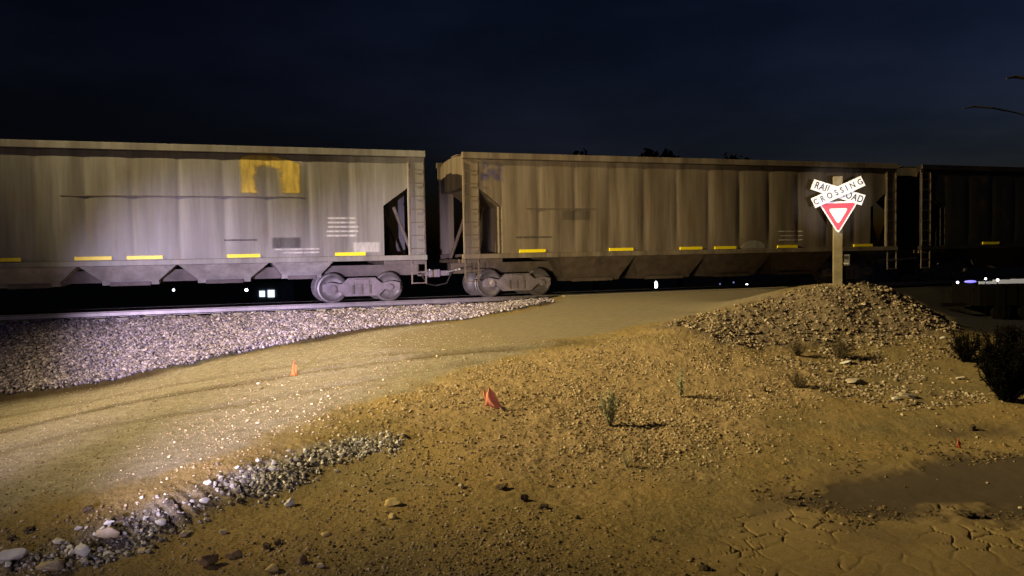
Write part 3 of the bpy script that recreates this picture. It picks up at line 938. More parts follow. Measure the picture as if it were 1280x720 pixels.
def make_car(s_mid, mat, under, label, bays, pitch, dep, seam):
    root = empty('hopper_car', st(s_mid, P_C, 0), TA)
    tag(root, label, 'freight car', 'freight cars of the passing train')
    car_body(mat, root, pitch, dep)
    for sd in (-1, 1):
        y0, y1 = sorted((sd * 1.52, sd * 1.66))
        MB().box(-L / 2, L / 2, y0, y1, ZT + .02, ZT + .22).obj('top_chord', mat, root, .015)
        y0, y1 = sorted((sd * 1.40, sd * 1.62))
        MB().box(-L / 2, L / 2, y0, y1, 1.30, ZB - .005).obj('side_sill', mat if sd < 0 else under, root, .012)
        y0, y1 = sorted((sd * 1.50, sd * 1.56))
        for e in (-1, 1):
            x0, x1 = sorted((e * (L / 2 - .02), e * (L / 2 - .58)))
            MB().box(x0, x1, y0, y1, ZB, ZT + .018).obj('corner_panel', mat, root, .01)
            ld = MB()
            for q in (x0 + .05, x1 - .05): ld.box(q - .02, q + .02, *sorted((sd * 1.565, sd * 1.60)), ZB + .02, ZT - .1)
            zr = 1.66
            while zr < ZT - .2:
                ld.tube([(x0 + .03, sd * 1.625, zr), (x1 - .03, sd * 1.625, zr)], .016, 6); zr += .41
            ld.obj('ladder', under, root)
    if seam:
        MB().box(seam[0], seam[1], -(W2 + dep + .012), -(W2 - .01), seam[2] - .014, seam[2] + .014).obj('seam_strip', under, root)
    rf = MB(); rf.box(-L / 2 + .2, L / 2 - .2, -.35, .35, ZT + .26, ZT + .30); rf.obj('roof_walkway', under, root)
    h0 = None
    for i in range(6):
        for sd in (-1, 1):
            if h0 is None: h0 = o = MB().box(-.9, .9, -.25, .25, 0, .1).obj('roof_hatch', mat, root, .02)
            else: o = h0.copy(); COL.objects.link(o); o.parent = root
            o.location = (-7.2 + i * 2.88, sd * .75, ZT + .18)
    MB().box(-L / 2 - .05, L / 2 + .05, -.23, .23, .80, 1.16).obj('center_sill', under, root, .01)
    for e in (-1, 1):
        x0, x1 = sorted((e * (L / 2 - 1.36), e * (L / 2)))
        MB().box(x0, x1, -1.5, 1.5, 1.165, 1.29).obj('end_platform', under, root, .01)
        for q in (-.9, .9):
            MB().tube([(e * (L / 2 - .25), q, 1.29), (e * (L / 2 - .9), q, 3.0)], .06, 8).obj('end_brace', under, root)
        cp = MB(); xs = [e * (L / 2 + .05), e * (L / 2 + .52)]
        cp.box(min(xs), max(xs), -.07, .07, .74, .92)
        kx = sorted((e * (L / 2 + .40), e * (L / 2 + .66))); cp.box(kx[0], kx[1], -.15, .15, .70, .97)
        cp.obj('coupler', M['truck'], root, .03)
        MB().tube([(e * (L / 2 + .1), -1.45, .98), (e * (L / 2 + .1), -.9, .94), (e * (L / 2 + .22), -.2, .86)], .026, 6).obj('uncoupling_lever', M['chrome'], root)
        MB().tube([(e * (L / 2 + .05), -.4, .9), (e * (L / 2 + .25), -.38, .5), (e * (L / 2 + .6), -.3, .42)], .025, 8).obj('air_hose', M['darkpost'], root)
        x0, x1 = sorted((e * (L / 2 - .05), e * (L / 2 - .5)))
        stp = MB()
        for q in (x0, x1): stp.box(q - .02, q + .02, -1.60, -1.56, .55, 1.299)
        for zz_ in (.56, .9): stp.box(x0 + .021, x1 - .021, -1.60, -1.54, zz_, zz_ + .03)
        stp.obj('step', under, root)
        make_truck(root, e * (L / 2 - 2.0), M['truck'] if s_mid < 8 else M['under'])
    for (bx, wt, wb, zb) in bays:
        def ring(hw, hd, z): return [(bx - hw, -hd, z), (bx + hw, -hd, z), (bx + hw, hd, z), (bx - hw, hd, z)]
        vs = ring(wb, .75, zb) + ring(wb, .85, zb + .12) + ring(wt, 1.38, 1.295)
        fs = [(3, 2, 1, 0), (8, 9, 10, 11)] + [(a + i, a + (i + 1) % 4, a + 4 + (i + 1) % 4, a + 4 + i) for a in (0, 4) for i in range(4)]
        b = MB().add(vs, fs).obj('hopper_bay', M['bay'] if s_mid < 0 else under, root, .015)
        MB().box(bx - wb * .7, bx + wb * .7, -.92, -.76, zb - .02, zb + .09).obj('outlet_gate', under, b)
    return root


def reflect(root, xs, pitch, dep, ln=.92):
    for x in xs:
        yy = float(side_y(np.array([x]), np.array([1.6]), pitch, dep)[0]) + .012
        yy = max(yy, W2 + dep * .75 + .01)
        MB().box(x - ln / 2, x + ln / 2, -yy - .004, -yy + .05, 1.475, 1.575).obj('reflector_tape', M['yellow'], root)


GAP = 1.2
E1 = -2.83                                  # right end of the near left car, along the track
c1 = make_car(E1 - L / 2, M['car_a'], M['under'], 'pale grey hopper car at the left with a yellow painted arch on its side',
              [(-4.7, 1.25, .75, .74), (-2.15, 1.25, .75, .74), (.4, 1.25, .75, .74), (2.95, 1.25, .75, .74), (5.2, .9, .6, .8)], 1.2, .028, (-1.2, 5.2, 3.25))
reflect(c1, [L / 2 - d for d in (2.4, 5.5, 8.15, 9.45, 11.65, 15.6)], 1.2, .028)
E2 = E1 + GAP
c2 = make_car(E2 + L / 2, M['car_b'], M['under_b'], 'tan brown hopper car in the middle with a violet painted patch near its end',
              [(-4.1, 1.45, 1.1, .46), (-1.2, 1.45, 1.1, .46), (1.7, 1.45, 1.1, .46), (4.6, 1.45, 1.1, .46)], 1.32, .042, (-6.8, -4.3, 2.92))
reflect(c2, [-L / 2 + d for d in (2.4, 5.7, 8.5, 9.95, 12.7, 16.3)], 1.32, .042)
E3 = E2 + L + GAP
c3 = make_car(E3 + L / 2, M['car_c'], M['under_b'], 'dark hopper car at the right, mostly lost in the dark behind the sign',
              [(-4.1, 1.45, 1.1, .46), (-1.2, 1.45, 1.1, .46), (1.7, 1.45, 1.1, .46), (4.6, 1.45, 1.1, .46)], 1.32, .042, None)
reflect(c3, [-L / 2 + d for d in (3.9, 7.6)], 1.32, .042)


def car_x(root, u, v):
    """where on the near side of a car a point of the photograph lies: (x, z)"""
    d = ray(u, v); t = (P_C - W2 - .03) / (d[:2] @ TN)
    p = CAM + d * t; s, _ = sp_of(p[0], p[1])
    s_root, _ = sp_of(root.location.x, root.location.y)
    return s - s_root, p[2]


def arch(u, w):
    """a tall arch with ragged legs"""
    n = .10 * fbm(u * 5, w * 5, 3, 91)
    c = .5 + .02
    top = .95 - .50 * np.maximum(0, np.abs(u - .36) - .16) ** 1.2
    legs = np.maximum(sstep(.30, .20, u + n) * sstep(-.02, .06, u), sstep(.62, .74, u + n) * sstep(1.02, .95, u))
    cap = sstep(top - .34, top - .18, w + n) * .9
    ins = sstep(top + .04, top - .02, w)
    rag = sstep(0, .06, w)
    return np.maximum(legs, cap) * ins * rag * sstep(-.02, .05, u) * sstep(1.02, .95, u)


def paint(name, mat, car, px, fn, pitch, dep, **kw):
    x0, z1 = car_x(car, px[0], px[1]); x1, z0 = car_x(car, px[2], px[3])
    return decal(name, M[mat], car, x0, x1, z0, z1, fn, pitch, dep, **kw)


paint('graffiti', 'graf', c1, (298, 191, 377, 243), arch, 1.2, .028, nx=110, nz=80)
paint('stencil_lettering', 'white_mark', c1, (405, 270, 450, 297), bars((.9, .06, .1, .9), (.7, .06, .1, .9), (.5, .06, .1, .95), (.3, .06, .05, .95), (.1, .06, .05, .9)), 1.2, .028, nz=60)
paint('stencil_panel', 'dark_mark', c1, (338, 296, 378, 311), block, 1.2, .028)
paint('stencil_lettering', 'white_mark', c1, (342, 310, 400, 318), bars((.8, .16, 0, 1), (.3, .16, .2, 1)), 1.2, .028)
paint('stencil_panel', 'white_mark', c1, (440, 302, 477, 316), block, 1.2, .028)
paint('stencil_lettering', 'dark_mark', c1, (280, 297, 322, 303), bars((.5, .2, 0, 1)), 1.2, .028)
paint('graffiti', 'blue_graf', c2, (598, 200, 630, 228), lambda u, w: block(u, w) * np.clip(.6 + 1.5 * fbm(u * 4, w * 4, 3, 92), 0, 1), 1.32, .042)
paint('stencil_panel', 'dark_mark', c2, (700, 262, 740, 276), lambda u, w: .6 * block(u, w), 1.32, .042)
paint('stencil_lettering', 'dark_mark', c2, (645, 295, 690, 298), bars((.5, .4, 0, 1)), 1.32, .042)
paint('stencil_lettering', 'white_mark', c2, (972, 287, 1004, 302), bars((.85, .07, 0, 1), (.5, .06, .1, 1), (.15, .07, 0, 1)), 1.32, .042, nz=50)
paint('stencil_panel', 'white_mark', c2, (925, 300, 958, 314), lambda u, w: .5 * sstep(.04, -.05, (u - .5) ** 2 * 3 + (w - .1) ** 2 - .75) * sstep(0, .1, u) * sstep(1, .9, u), 1.32, .042)

# ------------------------------------------------------------------ crossing sign
p = at_depth(1047, 356, 19.2)
gz_ = float(ground_z(p[0], p[1])[0])
sg = empty('railroad_crossing_sign', (p[0], p[1], gz_), R(-17))
tag(sg, 'wooden post with white crossed boards reading railroad crossing over a red yield triangle', 'railroad crossing sign')
PX = p[1] / F                                     # metres per pixel of the photograph out here
HT = 134 * PX
post = MB(); post.box(-.105, .105, -.09, .09, -.5, HT); post.obj('post', M['post'], sg, .012)


def text_mesh(body, name, size, mat, parent, loc, rot, sx=1.0, extra=.0):
    cu = bpy.data.curves.new(name, 'FONT'); cu.body = body; cu.size = size; cu.align_x = 'CENTER'; cu.align_y = 'CENTER'
    cu.extrude = .002; cu.offset = extra; cu.space_character = 1.12
    tmp = bpy.data.objects.new(name, cu); COL.objects.link(tmp)
    dg = bpy.context.evaluated_depsgraph_get()
    me = bpy.data.meshes.new_from_object(tmp.evaluated_get(dg))
    bpy.data.objects.remove(tmp)
    me.materials.clear(); me.materials.append(mat)
    o = link(bpy.data.objects.new(name, me), parent)
    o.scale = (sx, 1, 1); o.location = loc; o.rotation_euler = rot
    return o


def zc_at(v): return (355 - v) * PX
BL, BH = 63 * PX, 13.2 * PX
for word, ang, yoff, nm in (('RAIL ROAD', -20.5, -.125, 'back'), ('CROSSING', 24.0, -.165, 'front')):
    b = empty('crossbuck_board', (0, 0, 0)); b.parent = sg
    bd = MB(); bd.box(-BL / 2, BL / 2, -.012, .012, -BH / 2, BH / 2)
    COL.objects.unlink(b); bpy.data.objects.remove(b)
    b = bd.obj('crossbuck_board', M['sign_white'], sg, .004)
    b.location = (-.01, yoff, zc_at(241.0)); b.rotation_euler = (0, -R(ang), 0)
    if word == 'CROSSING':
        text_mesh('C R O S S I N G', 'lettering', BH * .76, M['ink'], b, (0, -.0145, 0), (PI / 2, 0, 0), .80, .003)
    else:
        text_mesh('RAIL', 'lettering', BH * .92, M['ink'], b, (-BL * .295, -.0145, 0), (PI / 2, 0, 0), .74, .004)
        text_mesh('ROAD', 'lettering', BH * .92, M['ink'], b, (BL * .275, -.0145, 0), (PI / 2, 0, 0), .72, .004)
for q in (-.03, .03):
    MB().tube([(q, -.19, zc_at(241)), (q, -.08, zc_at(241))], .012, 8).obj('bolt', M['alu'], sg)


def tri(w, rad, yf, yb, name, mat, parent, zc, dx=0.0):
    """triangle pointing down with rounded corners, w wide between its corners"""
    h = w * .86
    c = [(-w / 2, h / 2), (w / 2, h / 2), (0, -h / 2)]
    pts = []
    for i in range(3):
        a, b_, d = np.array(c[i - 1]), np.array(c[i]), np.array(c[(i + 1) % 3])
        e1, e2 = (a - b_) / np.linalg.norm(a - b_), (d - b_) / np.linalg.norm(d - b_)
        q0, q1 = b_ + e1 * rad * 1.73, b_ + e2 * rad * 1.73
        for t in np.linspace(0, 1, 7): pts.append(tuple((1 - t) ** 2 * q0 + 2 * t * (1 - t) * b_ + t * t * q1))
    o = MB().prism([(x, z) for x, z in pts], 'y', yf, yb).obj(name, mat, parent)
    o.location = (dx, 0, zc)
    return o


yw = 47 * PX
ys = tri(yw, .055, -.125, -.105, 'yield_sign', M['sign_white'], sg, zc_at(272.5))
tri(yw * .86, .035, -.129, -.126, 'red_triangle', M['sign_red'], ys, yw * .012)
tri(yw * .50, .05, -.1325, -.1300, 'white_center', M['sign_white'], ys, yw * .035)
mb = empty('meter_box', (p[0] + 8.2 * PX, p[1] + .02, gz_), R(-17))
tag(mb, 'small grey metal box on a dark stake, right beside the sign post', 'utility box')
MB().box(-.055, .055, .10, .17, -.4, 32 * PX).obj('stake', M['darkpost'], mb, .005)
bx = MB().box(-.125, .125, -.13, .095, 23 * PX, 37 * PX).obj('box', M['box'], mb, .012)
MB().box(-.085, .085, -.136, -.131, 31 * PX, 35 * PX).obj('plate', M['darkpost'], bx)
MB().box(-.1, .1, -.136, -.131, 25.0 * PX, 26.5 * PX).obj('plate', M['plate'], bx)


# ------------------------------------------------------------------ survey flags
def flag(u, v, hpx, mat, label, lean, wide, tilt, ghost=False):
    x, y = hit(u, v); z = float(ground_z(x, y)[0]); k = y / F
    r = empty('survey_flag', (x, y, z), 0)
    tag(r, label, 'survey flag')
    H = hpx * k
    MB().tube([(0, 0, -.1), (lean * H * .4, .0, H * .55), (lean * H, .01, H * 1.04)], .0035, 6).obj('stake', M['wire'], r)
    n, m = 10, 12
    vs, fs = [], []
    for j in range(m):
        w = j / (m - 1)
        for i in range(n):
            a = i / (n - 1)
            width = wide * H * (1 - w * .93)
            xx = tilt * H * w + (a - .5) * width + .03 * H * math.sin(w * 9 + a * 3)
            vs.append((xx, -.035 + .05 * H * math.sin(a * 7 + w * 5) , H * (.03 + .97 * w) + .05 * H * math.sin(a * 5 + 1) * (1 - w)))
    for j in range(m - 1):
        for i in range(n - 1): fs.append((j * n + i, j * n + i + 1, (j + 1) * n + i + 1, (j + 1) * n + i))
    o = mesh_obj('flag', vs, fs, M[mat], r, True)
    sm = o.modifiers.new('thick', 'SOLIDIFY'); sm.thickness = .002
    return r


flag(368, 468, 21, 'orange', 'narrow orange pin flag standing on the road beside the ballast', .12, .42, .05)
flag(617, 511, 27, 'pink', 'widest pink triangular pin flag, on the gravel slope', -.25, .85, -.18)
flag(1197, 560, 13, 'dull', 'small dull orange pin flag above the damp patch', -.3, .5, -.1)
flag(608, 503, 20, 'pink', 'thin pink pin flag leaning just left of the wide pink flag', -.1, .22, -.2)


# ------------------------------------------------------------------ plants
def sprig(name, u, v, hpx, wpx, mat, label, cat, n=260, droop=.2, leaf=.75, stems=9, group=None, upright=.7, pos=None):
    if pos is None:
        x, y = hit(u, v)
    else: x, y = pos
    z = float(ground_z(x, y)[0]); k = y / F
    r = empty(name, (x, y, z), random.uniform(0, 6)); tag(r, label, cat, group)
    H, Wd = hpx * k, wpx * k
    sm = MB(); tips = []
    for i in range(stems):
        a = random.uniform(0, 2 * PI); sp = random.random() ** .7 * Wd / 2; hh = H * random.uniform(.6, 1.0) * (1 - .35 * (sp / (Wd / 2)) ** 2)
        pts = [(random.gauss(0, .1) * Wd * .3, random.gauss(0, .1) * Wd * .3, -.02)]
        for q in (.35, .7, 1.0):
            pts.append((math.cos(a) * sp * q ** (1.2 if upright > .5 else .7) + random.gauss(0, .03) * H, math.sin(a) * sp * q ** (1.2 if upright > .5 else .7) + random.gauss(0, .03) * H, hh * q))
        sm.tube(pts, [H * .012, H * .01, H * .008, H * .003], 4); tips.append(pts)
    sm.obj('stem', M['stem'] if mat != 'leaf_dark' else M['black_stem'], r)
    V, Fc, T = [], [], []
    for i in range(n):
        pts = random.choice(tips); q = random.uniform(.3, 2.999); j = int(q); f = q - j
        a_, b_ = np.array(pts[j]), np.array(pts[j + 1]); c = a_ + (b_ - a_) * f
        d = np.array([random.gauss(0, 1), random.gauss(0, 1), random.gauss(upright, .6)]); d /= np.linalg.norm(d)
        s_v = np.cross(d, [random.gauss(0, 1), random.gauss(0, 1), random.gauss(0, 1)]); s_v /= np.linalg.norm(s_v) + 1e-6
        ll = H * random.uniform(.07, .17) * leaf; lw = ll * random.uniform(.05, .13)
        m_ = len(V)
        V += [c, c + d * ll * .5 + s_v * lw, c + d * ll, c + d * ll * .5 - s_v * lw]; Fc.append((m_, m_ + 1, m_ + 2, m_ + 3)); T += [random.random()] * 4
    V, T = np.array(V), np.array(T)
    o = big_mesh('foliage', V, np.array(Fc), M[mat], False, {'tint': np.stack([T, T, T], 1)})
    o.parent = r
    return r


sprig('weed', 763, 532, 52, 30, 'leaf_green', 'tallest grey-green weed on the gravel slope', 'weed', 1300, stems=15, upright=1.1, leaf=.8)
sprig('weed', 852, 497, 42, 20, 'leaf_green', 'slender green weed, uppermost on the gravel slope', 'weed', 450, stems=7, upright=1.1, leaf=.8)
sprig('weed', 809, 566, 30, 15, 'leaf_green', 'faint green weed below and right of the tallest weed', 'weed', 200, stems=7)
sprig('weed', 784, 584, 26, 15, 'leaf_green', 'short green weed lowest on the slope', 'weed', 260, stems=8)
sprig('dry_tuft', 960, 557, 15, 22, 'leaf_dry', 'small dry tuft alone on bare earth', 'dry plant', 160, stems=12, upright=.2)
sprig('dry_shrub', 997, 485, 26, 34, 'leaf_dry', 'dry brown shrub at the edge of the gravel slope', 'shrub', 1300, stems=40, upright=.2)
sprig('dry_shrub', 1050, 448, 30, 44, 'leaf_dry', 'dry brown shrub at the foot of the mound below the sign', 'shrub', 1700, stems=46, upright=.2)
sprig('dry_shrub', 997, 445, 24, 30, 'leaf_dry', 'dry brown shrub on the lower left flank of the mound', 'shrub', 1000, stems=34, upright=.2)
sprig('dry_tuft', 992, 510, 14, 20, 'leaf_dry', 'small dry tuft below the shrub on the gravel edge', 'dry plant', 140, stems=10, upright=.2)
sprig('dry_tuft', 945, 455, 12, 18, 'leaf_dry', 'low dry tuft left of the mound shrubs', 'dry plant', 120, stems=10, upright=.2)
sprig('dry_tuft', 1165, 495, 14, 26, 'leaf_dry', 'dry tuft between the long pale slab and the dark bush', 'dry plant', 160, stems=12, upright=.2)
sprig('dry_tuft', 490, 560, 16, 26, 'leaf_dry', 'dark dry tuft at the right end of the eroded edge', 'dry plant', 200, stems=14, upright=.2)
sprig('dark_bush', 1258, 502, 104, 92, 'leaf_dark', 'big black bush at the right edge of the picture', 'bush', 16000, stems=150, upright=.0, leaf=.42)
sprig('dark_bush', 1207, 452, 46, 56, 'leaf_dark', 'smaller dark bush behind and left of the big black bush', 'bush', 4200, stems=70, upright=.0, leaf=.55)


def leafy_tree(x, y, top, rad, label, seed):
    rg = np.random.default_rng(seed)
    z0 = float(height0(np.array([x]), np.array([y]))[0])
    r = empty('dark_tree', (x, y, z0)); tag(r, label, 'tree', 'trees beyond the train')
    H = top - z0
    tr = MB(); tr.tube([(0, 0, -.3), (.1, 0, H * .3), (-.05, .1, H * .6), (0, 0, H * .9)], [.28, .22, .15, .05], 8)
    for k in range(7):
        a = rg.uniform(0, 6.28); zz_ = H * rg.uniform(.35, .7)
        tr.tube([(0, 0, zz_), (math.cos(a) * rad * .4, math.sin(a) * rad * .4, zz_ + H * .12), (math.cos(a) * rad * .8, math.sin(a) * rad * .8, zz_ + H * .2)], [.1, .07, .03], 6)
    tr.obj('trunk', M['bark'], r)
    n = 9000
    cl = rg.normal(0, 1, (46, 3)); cl /= np.linalg.norm(cl, axis=1, keepdims=True)
    cl = cl * rg.uniform(.3, 1, (46, 1)) ** .6 * np.array([rad, rad, H * .36]) + np.array([0, 0, H * .60])
    c = cl[rg.integers(0, 46, n)] + rg.normal(0, .14, (n, 3)) * rad
    c[:, 2] = np.minimum(c[:, 2], H)
    d = rg.normal(0, 1, (n, 3)); d /= np.linalg.norm(d, axis=1, keepdims=True)
    e = np.cross(d, rg.normal(0, 1, (n, 3))); e /= np.linalg.norm(e, axis=1, keepdims=True)
    ll = rg.uniform(.2, .42, (n, 1))
    V = np.stack([c - d * ll, c + e * ll * .45, c + d * ll, c - e * ll * .45], 1).reshape(-1, 3)
    T = np.repeat(rg.random(n), 4)
    o = big_mesh('crown', V, np.arange(4 * n).reshape(-1, 4), M['leaf_tree'], False, {'tint': np.stack([T] * 3, 1)})
    o.parent = r


for i, (u, v, d, rad, lb) in enumerate([
        (812, 180, 62, 2.4, 'dark tree whose crown shows highest above the tan car'),
        (848, 187, 66, 2.6, 'dark tree crown just right of the highest one above the train'),
        (742, 186, 60, 2.6, 'dark tree crown showing above the left part of the tan car'),
        (905, 194, 70, 3.0, 'low dark tree crown behind the middle of the tan car'),
        (1000, 197, 74, 3.2, 'low dark tree crown above the right end of the tan car')]):
    q = at_depth(u, v, d)
    leafy_tree(q[0], q[1], q[2], rad, lb, 30 + i)

# bare tree just outside the right edge, its twigs reach into the picture
q = at_depth(1350, 420, 15.0)
bt = empty('bare_tree', (q[0], q[1], float(ground_z(q[0], q[1])[0])))
tag(bt, 'bare dark tree at the right edge, only its twig tips show against the sky', 'tree')
zb0 = bt.location.z
tk = MB(); tk.tube([(0, 0, -.2), (.1, 0, 1.5), (.05, .1, 3.2), (.2, 0, 5.4), (.3, .1, 7.0)], [.17, .14, .11, .07, .03], 10)
tk.obj('trunk', M['bark'], bt)
br = MB()
def rel(u, v, d):
    w = at_depth(u, v, d); return (w[0] - q[0], w[1] - q[1], w[2] - zb0)
br.tube([(.1, 0, 4.0), rel(1310, 108, 15.0), rel(1285, 98, 15.0), rel(1268, 96, 15.0), rel(1258, 98, 14.9)], [.06, .045, .035, .03, .012], 7)
br.tube([(.1, 0, 3.6), rel(1310, 152, 15.1), rel(1270, 141, 15.1), rel(1240, 135, 15.0), rel(1218, 133, 15.0), rel(1204, 136, 14.9)], [.05, .03, .012, .018, .02, .008], 7)
for k in range(9):
    a = random.uniform(-1.2, 1.2); z0 = random.uniform(3.0, 6.4); ln = random.uniform(1.0, 2.0)
    br.tube([(.1, 0, z0), (.1 + math.cos(a) * ln * .5, math.sin(a) * ln * .5, z0 + .5), (.1 + math.cos(a) * ln, math.sin(a) * ln, z0 + random.uniform(.6, 1.3))], [.045, .03, .01], 6)
br.obj('branch', M['bark'], bt)


# ------------------------------------------------------------------ far lamps seen under and past the train
def far_lamp(u, v, dep, rad, mat, label, long=1.0, tall=1.0):
    w = at_depth(u, v, dep); k = dep / F
    z0 = float(height0(np.array([w[0]]), np.array([w[1]]))[0])
    r = empty('street_lamp', (w[0], w[1], z0)); tag(r, label, 'lamp', 'far lamps beyond the track')
    h = w[2] - z0
    MB().tube([(0, 0, -.2), (0, 0, max(.3, h - rad * k * tall))], .05 if dep > 50 else .012, 6).obj('pole', M['darkpost' if dep > 50 else 'black_stem'], r)
    mb_ = MB()
    n, m_ = 10, 6
    vs = [(rad * k * long * math.sin(PI * j / m_) * math.cos(2 * PI * i / n), rad * k * math.sin(PI * j / m_) * math.sin(2 * PI * i / n), h + rad * k * tall * math.cos(PI * j / m_)) for j in range(m_ + 1) for i in range(n)]
    fs = [(j * n + i, j * n + (i + 1) % n, (j + 1) * n + (i + 1) % n, (j + 1) * n + i) for j in range(m_) for i in range(n)]
    mb_.add(vs, fs).obj('lamp_head', M[mat], r)


for a in [
    (217, 362.5, 120, 1.5, 'lamp_w', 'small white lamp far off, leftmost under the grey car'),
    (308, 362.5, 110, 2.0, 'lamp_w', 'bright white lamp far off, just left of the lit windows under the train'),
    (554, 320.5, 140, 1.3, 'lamp_w', 'tiny white lamp in the gap between two cars'),
    (586, 327, 90, 2.0, 'lamp_v', 'violet white lamp beside the left end of the tan car'),
    (820, 356.5, 120, 2.0, 'lamp_w', 'tall narrow white lamp under the tan car', 1.0, 2.6),
    (900, 355, 120, 1.0, 'lamp_dim', 'dim blue lamp under the tan car, left of two dim ones'),
    (917, 353, 120, 1.1, 'lamp_dim', 'dim blue lamp under the tan car, right of two dim ones'),
    (933.5, 356, 120, 1.5, 'lamp_w', 'white lamp under the right part of the tan car'),
    (1197, 353, 29, 1.6, 'lamp_v', 'white lamp left of the blue light past the mound'),  # these last four stand near the track in place of far lights
    (1213, 352, 29, 1.7, 'lamp_b', 'wide blue light on the right past the mound', 4.6, 1.0),
    (1232, 348.5, 28.6, 1.3, 'lamp_w', 'white lamp over the left end of the long low trailer'),
    (1247, 350, 28.6, 1.5, 'lamp_w', 'white lamp in front of the long low trailer'),
]:
    far_lamp(*a)


def far_house(u0, u1, v0, v1, dep, label, name, cat, wins, roof=True):
    a, b = at_depth(u0, v1, dep), at_depth(u1, v0, dep)
    xm = (a[0] + b[0]) / 2; z0 = float(height0(np.array([xm]), np.array([dep]))[0])
    r = empty(name, (xm, dep, z0)); tag(r, label, cat)
    hw = (b[0] - a[0]) / 2; h = b[2] - z0
    MB().box(-hw, hw, 0, 6, -.3, h).obj('wall', M['wall_far'], r)
    MB().prism([(-.3, h), (6.3, h), (3, h + 1.1)], 'x', -hw - .3, hw + .3).obj('roof', M['darkpost'], r)
    k = dep / F
    for (wu0, wu1, wv0, wv1, mat) in wins:
        p0, p1 = at_depth(wu0, wv1, dep), at_depth(wu1, wv0, dep)
        MB().box(p0[0] - xm, p1[0] - xm, -.06, -.01, p0[2] - z0, p1[2] - z0).obj('window', M[mat], r)
    return r


M['far_glow'] = m_emit('dim_far_glow', (.55, .58, .78), .16)  # emission stands in for a far lit strip
far_house(316, 350, 352, 374, 100, 'dark house with two lit windows seen under the grey car', 'far_house', 'house', [(324.5, 331, 363.5, 371, 'win'), (335, 343, 362.5, 371.5, 'win')])
a_, b_ = at_depth(1224, 355, 29.0), at_depth(1345, 347, 29.0)
zt0 = float(height0(np.array([(a_[0] + b_[0]) / 2]), np.array([29.0]))[0])
tl = empty('glow_placeholder', ((a_[0] + b_[0]) / 2, 29.0, zt0)); tag(tl, 'long low trailer with a dim bluish light strip, standing in for far lights at the right edge', 'placeholder')
hw_ = (b_[0] - a_[0]) / 2
MB().box(-hw_, hw_, 0, 1.8, .55, a_[2] - zt0 - .02).obj('bed', M['black_stem'], tl, .02)  # body, wheels and drawbar are made up to carry the glowing strip
for i_, (x0_, x1_, dz) in enumerate(((-hw_, -hw_ + .5, .05), (-hw_ + .52, -hw_ + 1.15, .0), (-hw_ + 1.17, -hw_ + 2.2, -.02), (-hw_ + 2.22, hw_, -.02))):
    MB().box(x0_, x1_, -.03, .05, a_[2] - zt0, b_[2] - zt0 - dz - .03).obj('glow_strip', M['far_glow'], tl)
for x0_ in (-.9, .1):
    MB().lathe_y([(0, .02), (.2, .0), (.33, .02), (.34, .2), (0, .22)], x0_, .34, 20).obj('wheel', M['black_stem'], tl)
MB().box(-hw_ - .9, -hw_ - .01, .8, 1.0, .5, .62).obj('drawbar', M['black_stem'], tl)

# ------------------------------------------------------------------ sky and light
wd = bpy.data.worlds.new('World'); scene.world = wd; wd.use_nodes = True
nt_ = wd.node_tree; N = nt_.nodes
bg = N['Background']
sky = N.new('ShaderNodeTexSky'); sky.sky_type = 'NISHITA'; sky.sun_disc = False
sky.sun_elevation = R(-3.5); sky.sun_rotation = R(70)
tc = N.new('ShaderNodeTexCoord')
mp = N.new('ShaderNodeMapping'); mp.inputs['Scale'].default_value = (1.0, 1.0, 3.2)
nz = N.new('ShaderNodeTexNoise'); nz.inputs['Scale'].default_value = 3.2; nz.inputs['Detail'].default_value = 5
rp = N.new('ShaderNodeValToRGB'); rp.color_ramp.elements[0].position = .42; rp.color_ramp.elements[0].color = (.36, .55, 1.18, 1); rp.color_ramp.elements[1].position = .72; rp.color_ramp.elements[1].color = (.72, 1.0, 2.2, 1)
mx = N.new('ShaderNodeMix'); mx.data_type = 'RGBA'; mx.blend_type = 'MULTIPLY'; mx.inputs[0].default_value = 1
nt_.links.new(tc.outputs['Generated'], mp.inputs['Vector']); nt_.links.new(mp.outputs['Vector'], nz.inputs['Vector'])
nt_.links.new(nz.outputs['Fac'], rp.inputs['Fac'])
nt_.links.new(sky.outputs['Color'], mx.inputs[6]); nt_.links.new(rp.outputs['Color'], mx.inputs[7])
nt_.links.new(mx.outputs[2], bg.inputs['Color'])
bg.inputs['Strength'].default_value = .12


def lamp(name, typ, loc, energy, col, **kw):
    d = bpy.data.lights.new(name, typ); d.energy = energy; d.color = col
    for k_, v_ in kw.items(): setattr(d, k_, v_)
    o = link(bpy.data.objects.new(name, d)); o.location = loc
    return o


def aim(o, tgt):
    o.rotation_euler = (Vector(tgt) - o.location).to_track_quat('-Z', 'Y').to_euler()


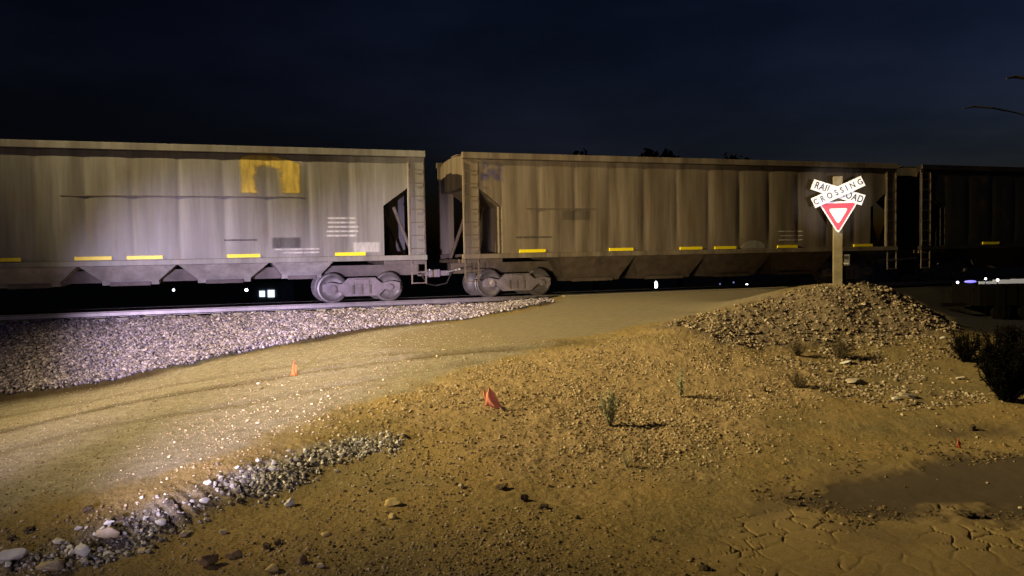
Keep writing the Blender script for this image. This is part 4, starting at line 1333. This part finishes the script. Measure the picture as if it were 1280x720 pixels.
# a sodium street lamp left of the picture, and the headlights of the car parked beside the camera
sod = lamp('street_light', 'SPOT', (-24, 12.0, 14), 88000, (1.0, .79, .38), shadow_soft_size=.2, spot_size=R(60), spot_blend=1.0)
aim(sod, (8.0, 20.0, -.5))
for dx, sa, za_ in ((-.65, -9.5, .35), (.65, -4.4, -.1)):
    hl = lamp('headlight', 'SPOT', (-4.6 + dx, .3, .1), 19500 if dx < 0 else 23000, (.95, .81, 1.2), shadow_soft_size=.1, spot_size=R(20), spot_blend=1.0)
    aim(hl, st(sa, 24.7, za_))
    hw = lamp('headlight_spill', 'SPOT', (-4.6 + dx, .3, .1), 230, (1.0, .86, 1.08), shadow_soft_size=.1, spot_size=R(110), spot_blend=1.0)
    aim(hw, st(-7.5, 24.7, -2.0))
    hh = lamp('halogen_headlight', 'SPOT', (-6.8 + dx, -.5, .2), 9500, (1.0, .80, .48), shadow_soft_size=.1, spot_size=R(28), spot_blend=1.0)
    aim(hh, st(.3, 24.7, 2.4))
fl = lamp('added_sign_spot', 'SPOT', (.35, -.1, 1.45), 11500, (.94, .90, 1.0), shadow_soft_size=.03, spot_size=R(5.6), spot_blend=.8)  # added spot, brightens the boards in place of retroreflection
aim(fl, (sg.location.x, sg.location.y, gz_ + zc_at(252)))
moon = lamp('moon', 'SUN', (0, 0, 30), .004, (.75, .82, 1.0), angle=R(.5))
moon.rotation_euler = (R(55), 0, R(-60))

# ------------------------------------------------------------------ camera and colour
cd = bpy.data.cameras.new('camera'); cd.sensor_width = 36; cd.lens = 36 * F / 1280; cd.clip_end = 3000; cd.clip_start = .05
co = link(bpy.data.objects.new('camera', cd)); co.matrix_world = Matrix.Translation(Vector(CAM)) @ ROT.to_4x4()
scene.camera = co
vs_ = scene.view_settings
vs_.view_transform = 'Standard'; vs_.look = 'None'; vs_.exposure = 0; vs_.gamma = 1; vs_.use_curve_mapping = False
scene.cycles.use_denoising = True
scene.cycles.max_bounces = 5
scene.cycles.sample_clamp_indirect = 4
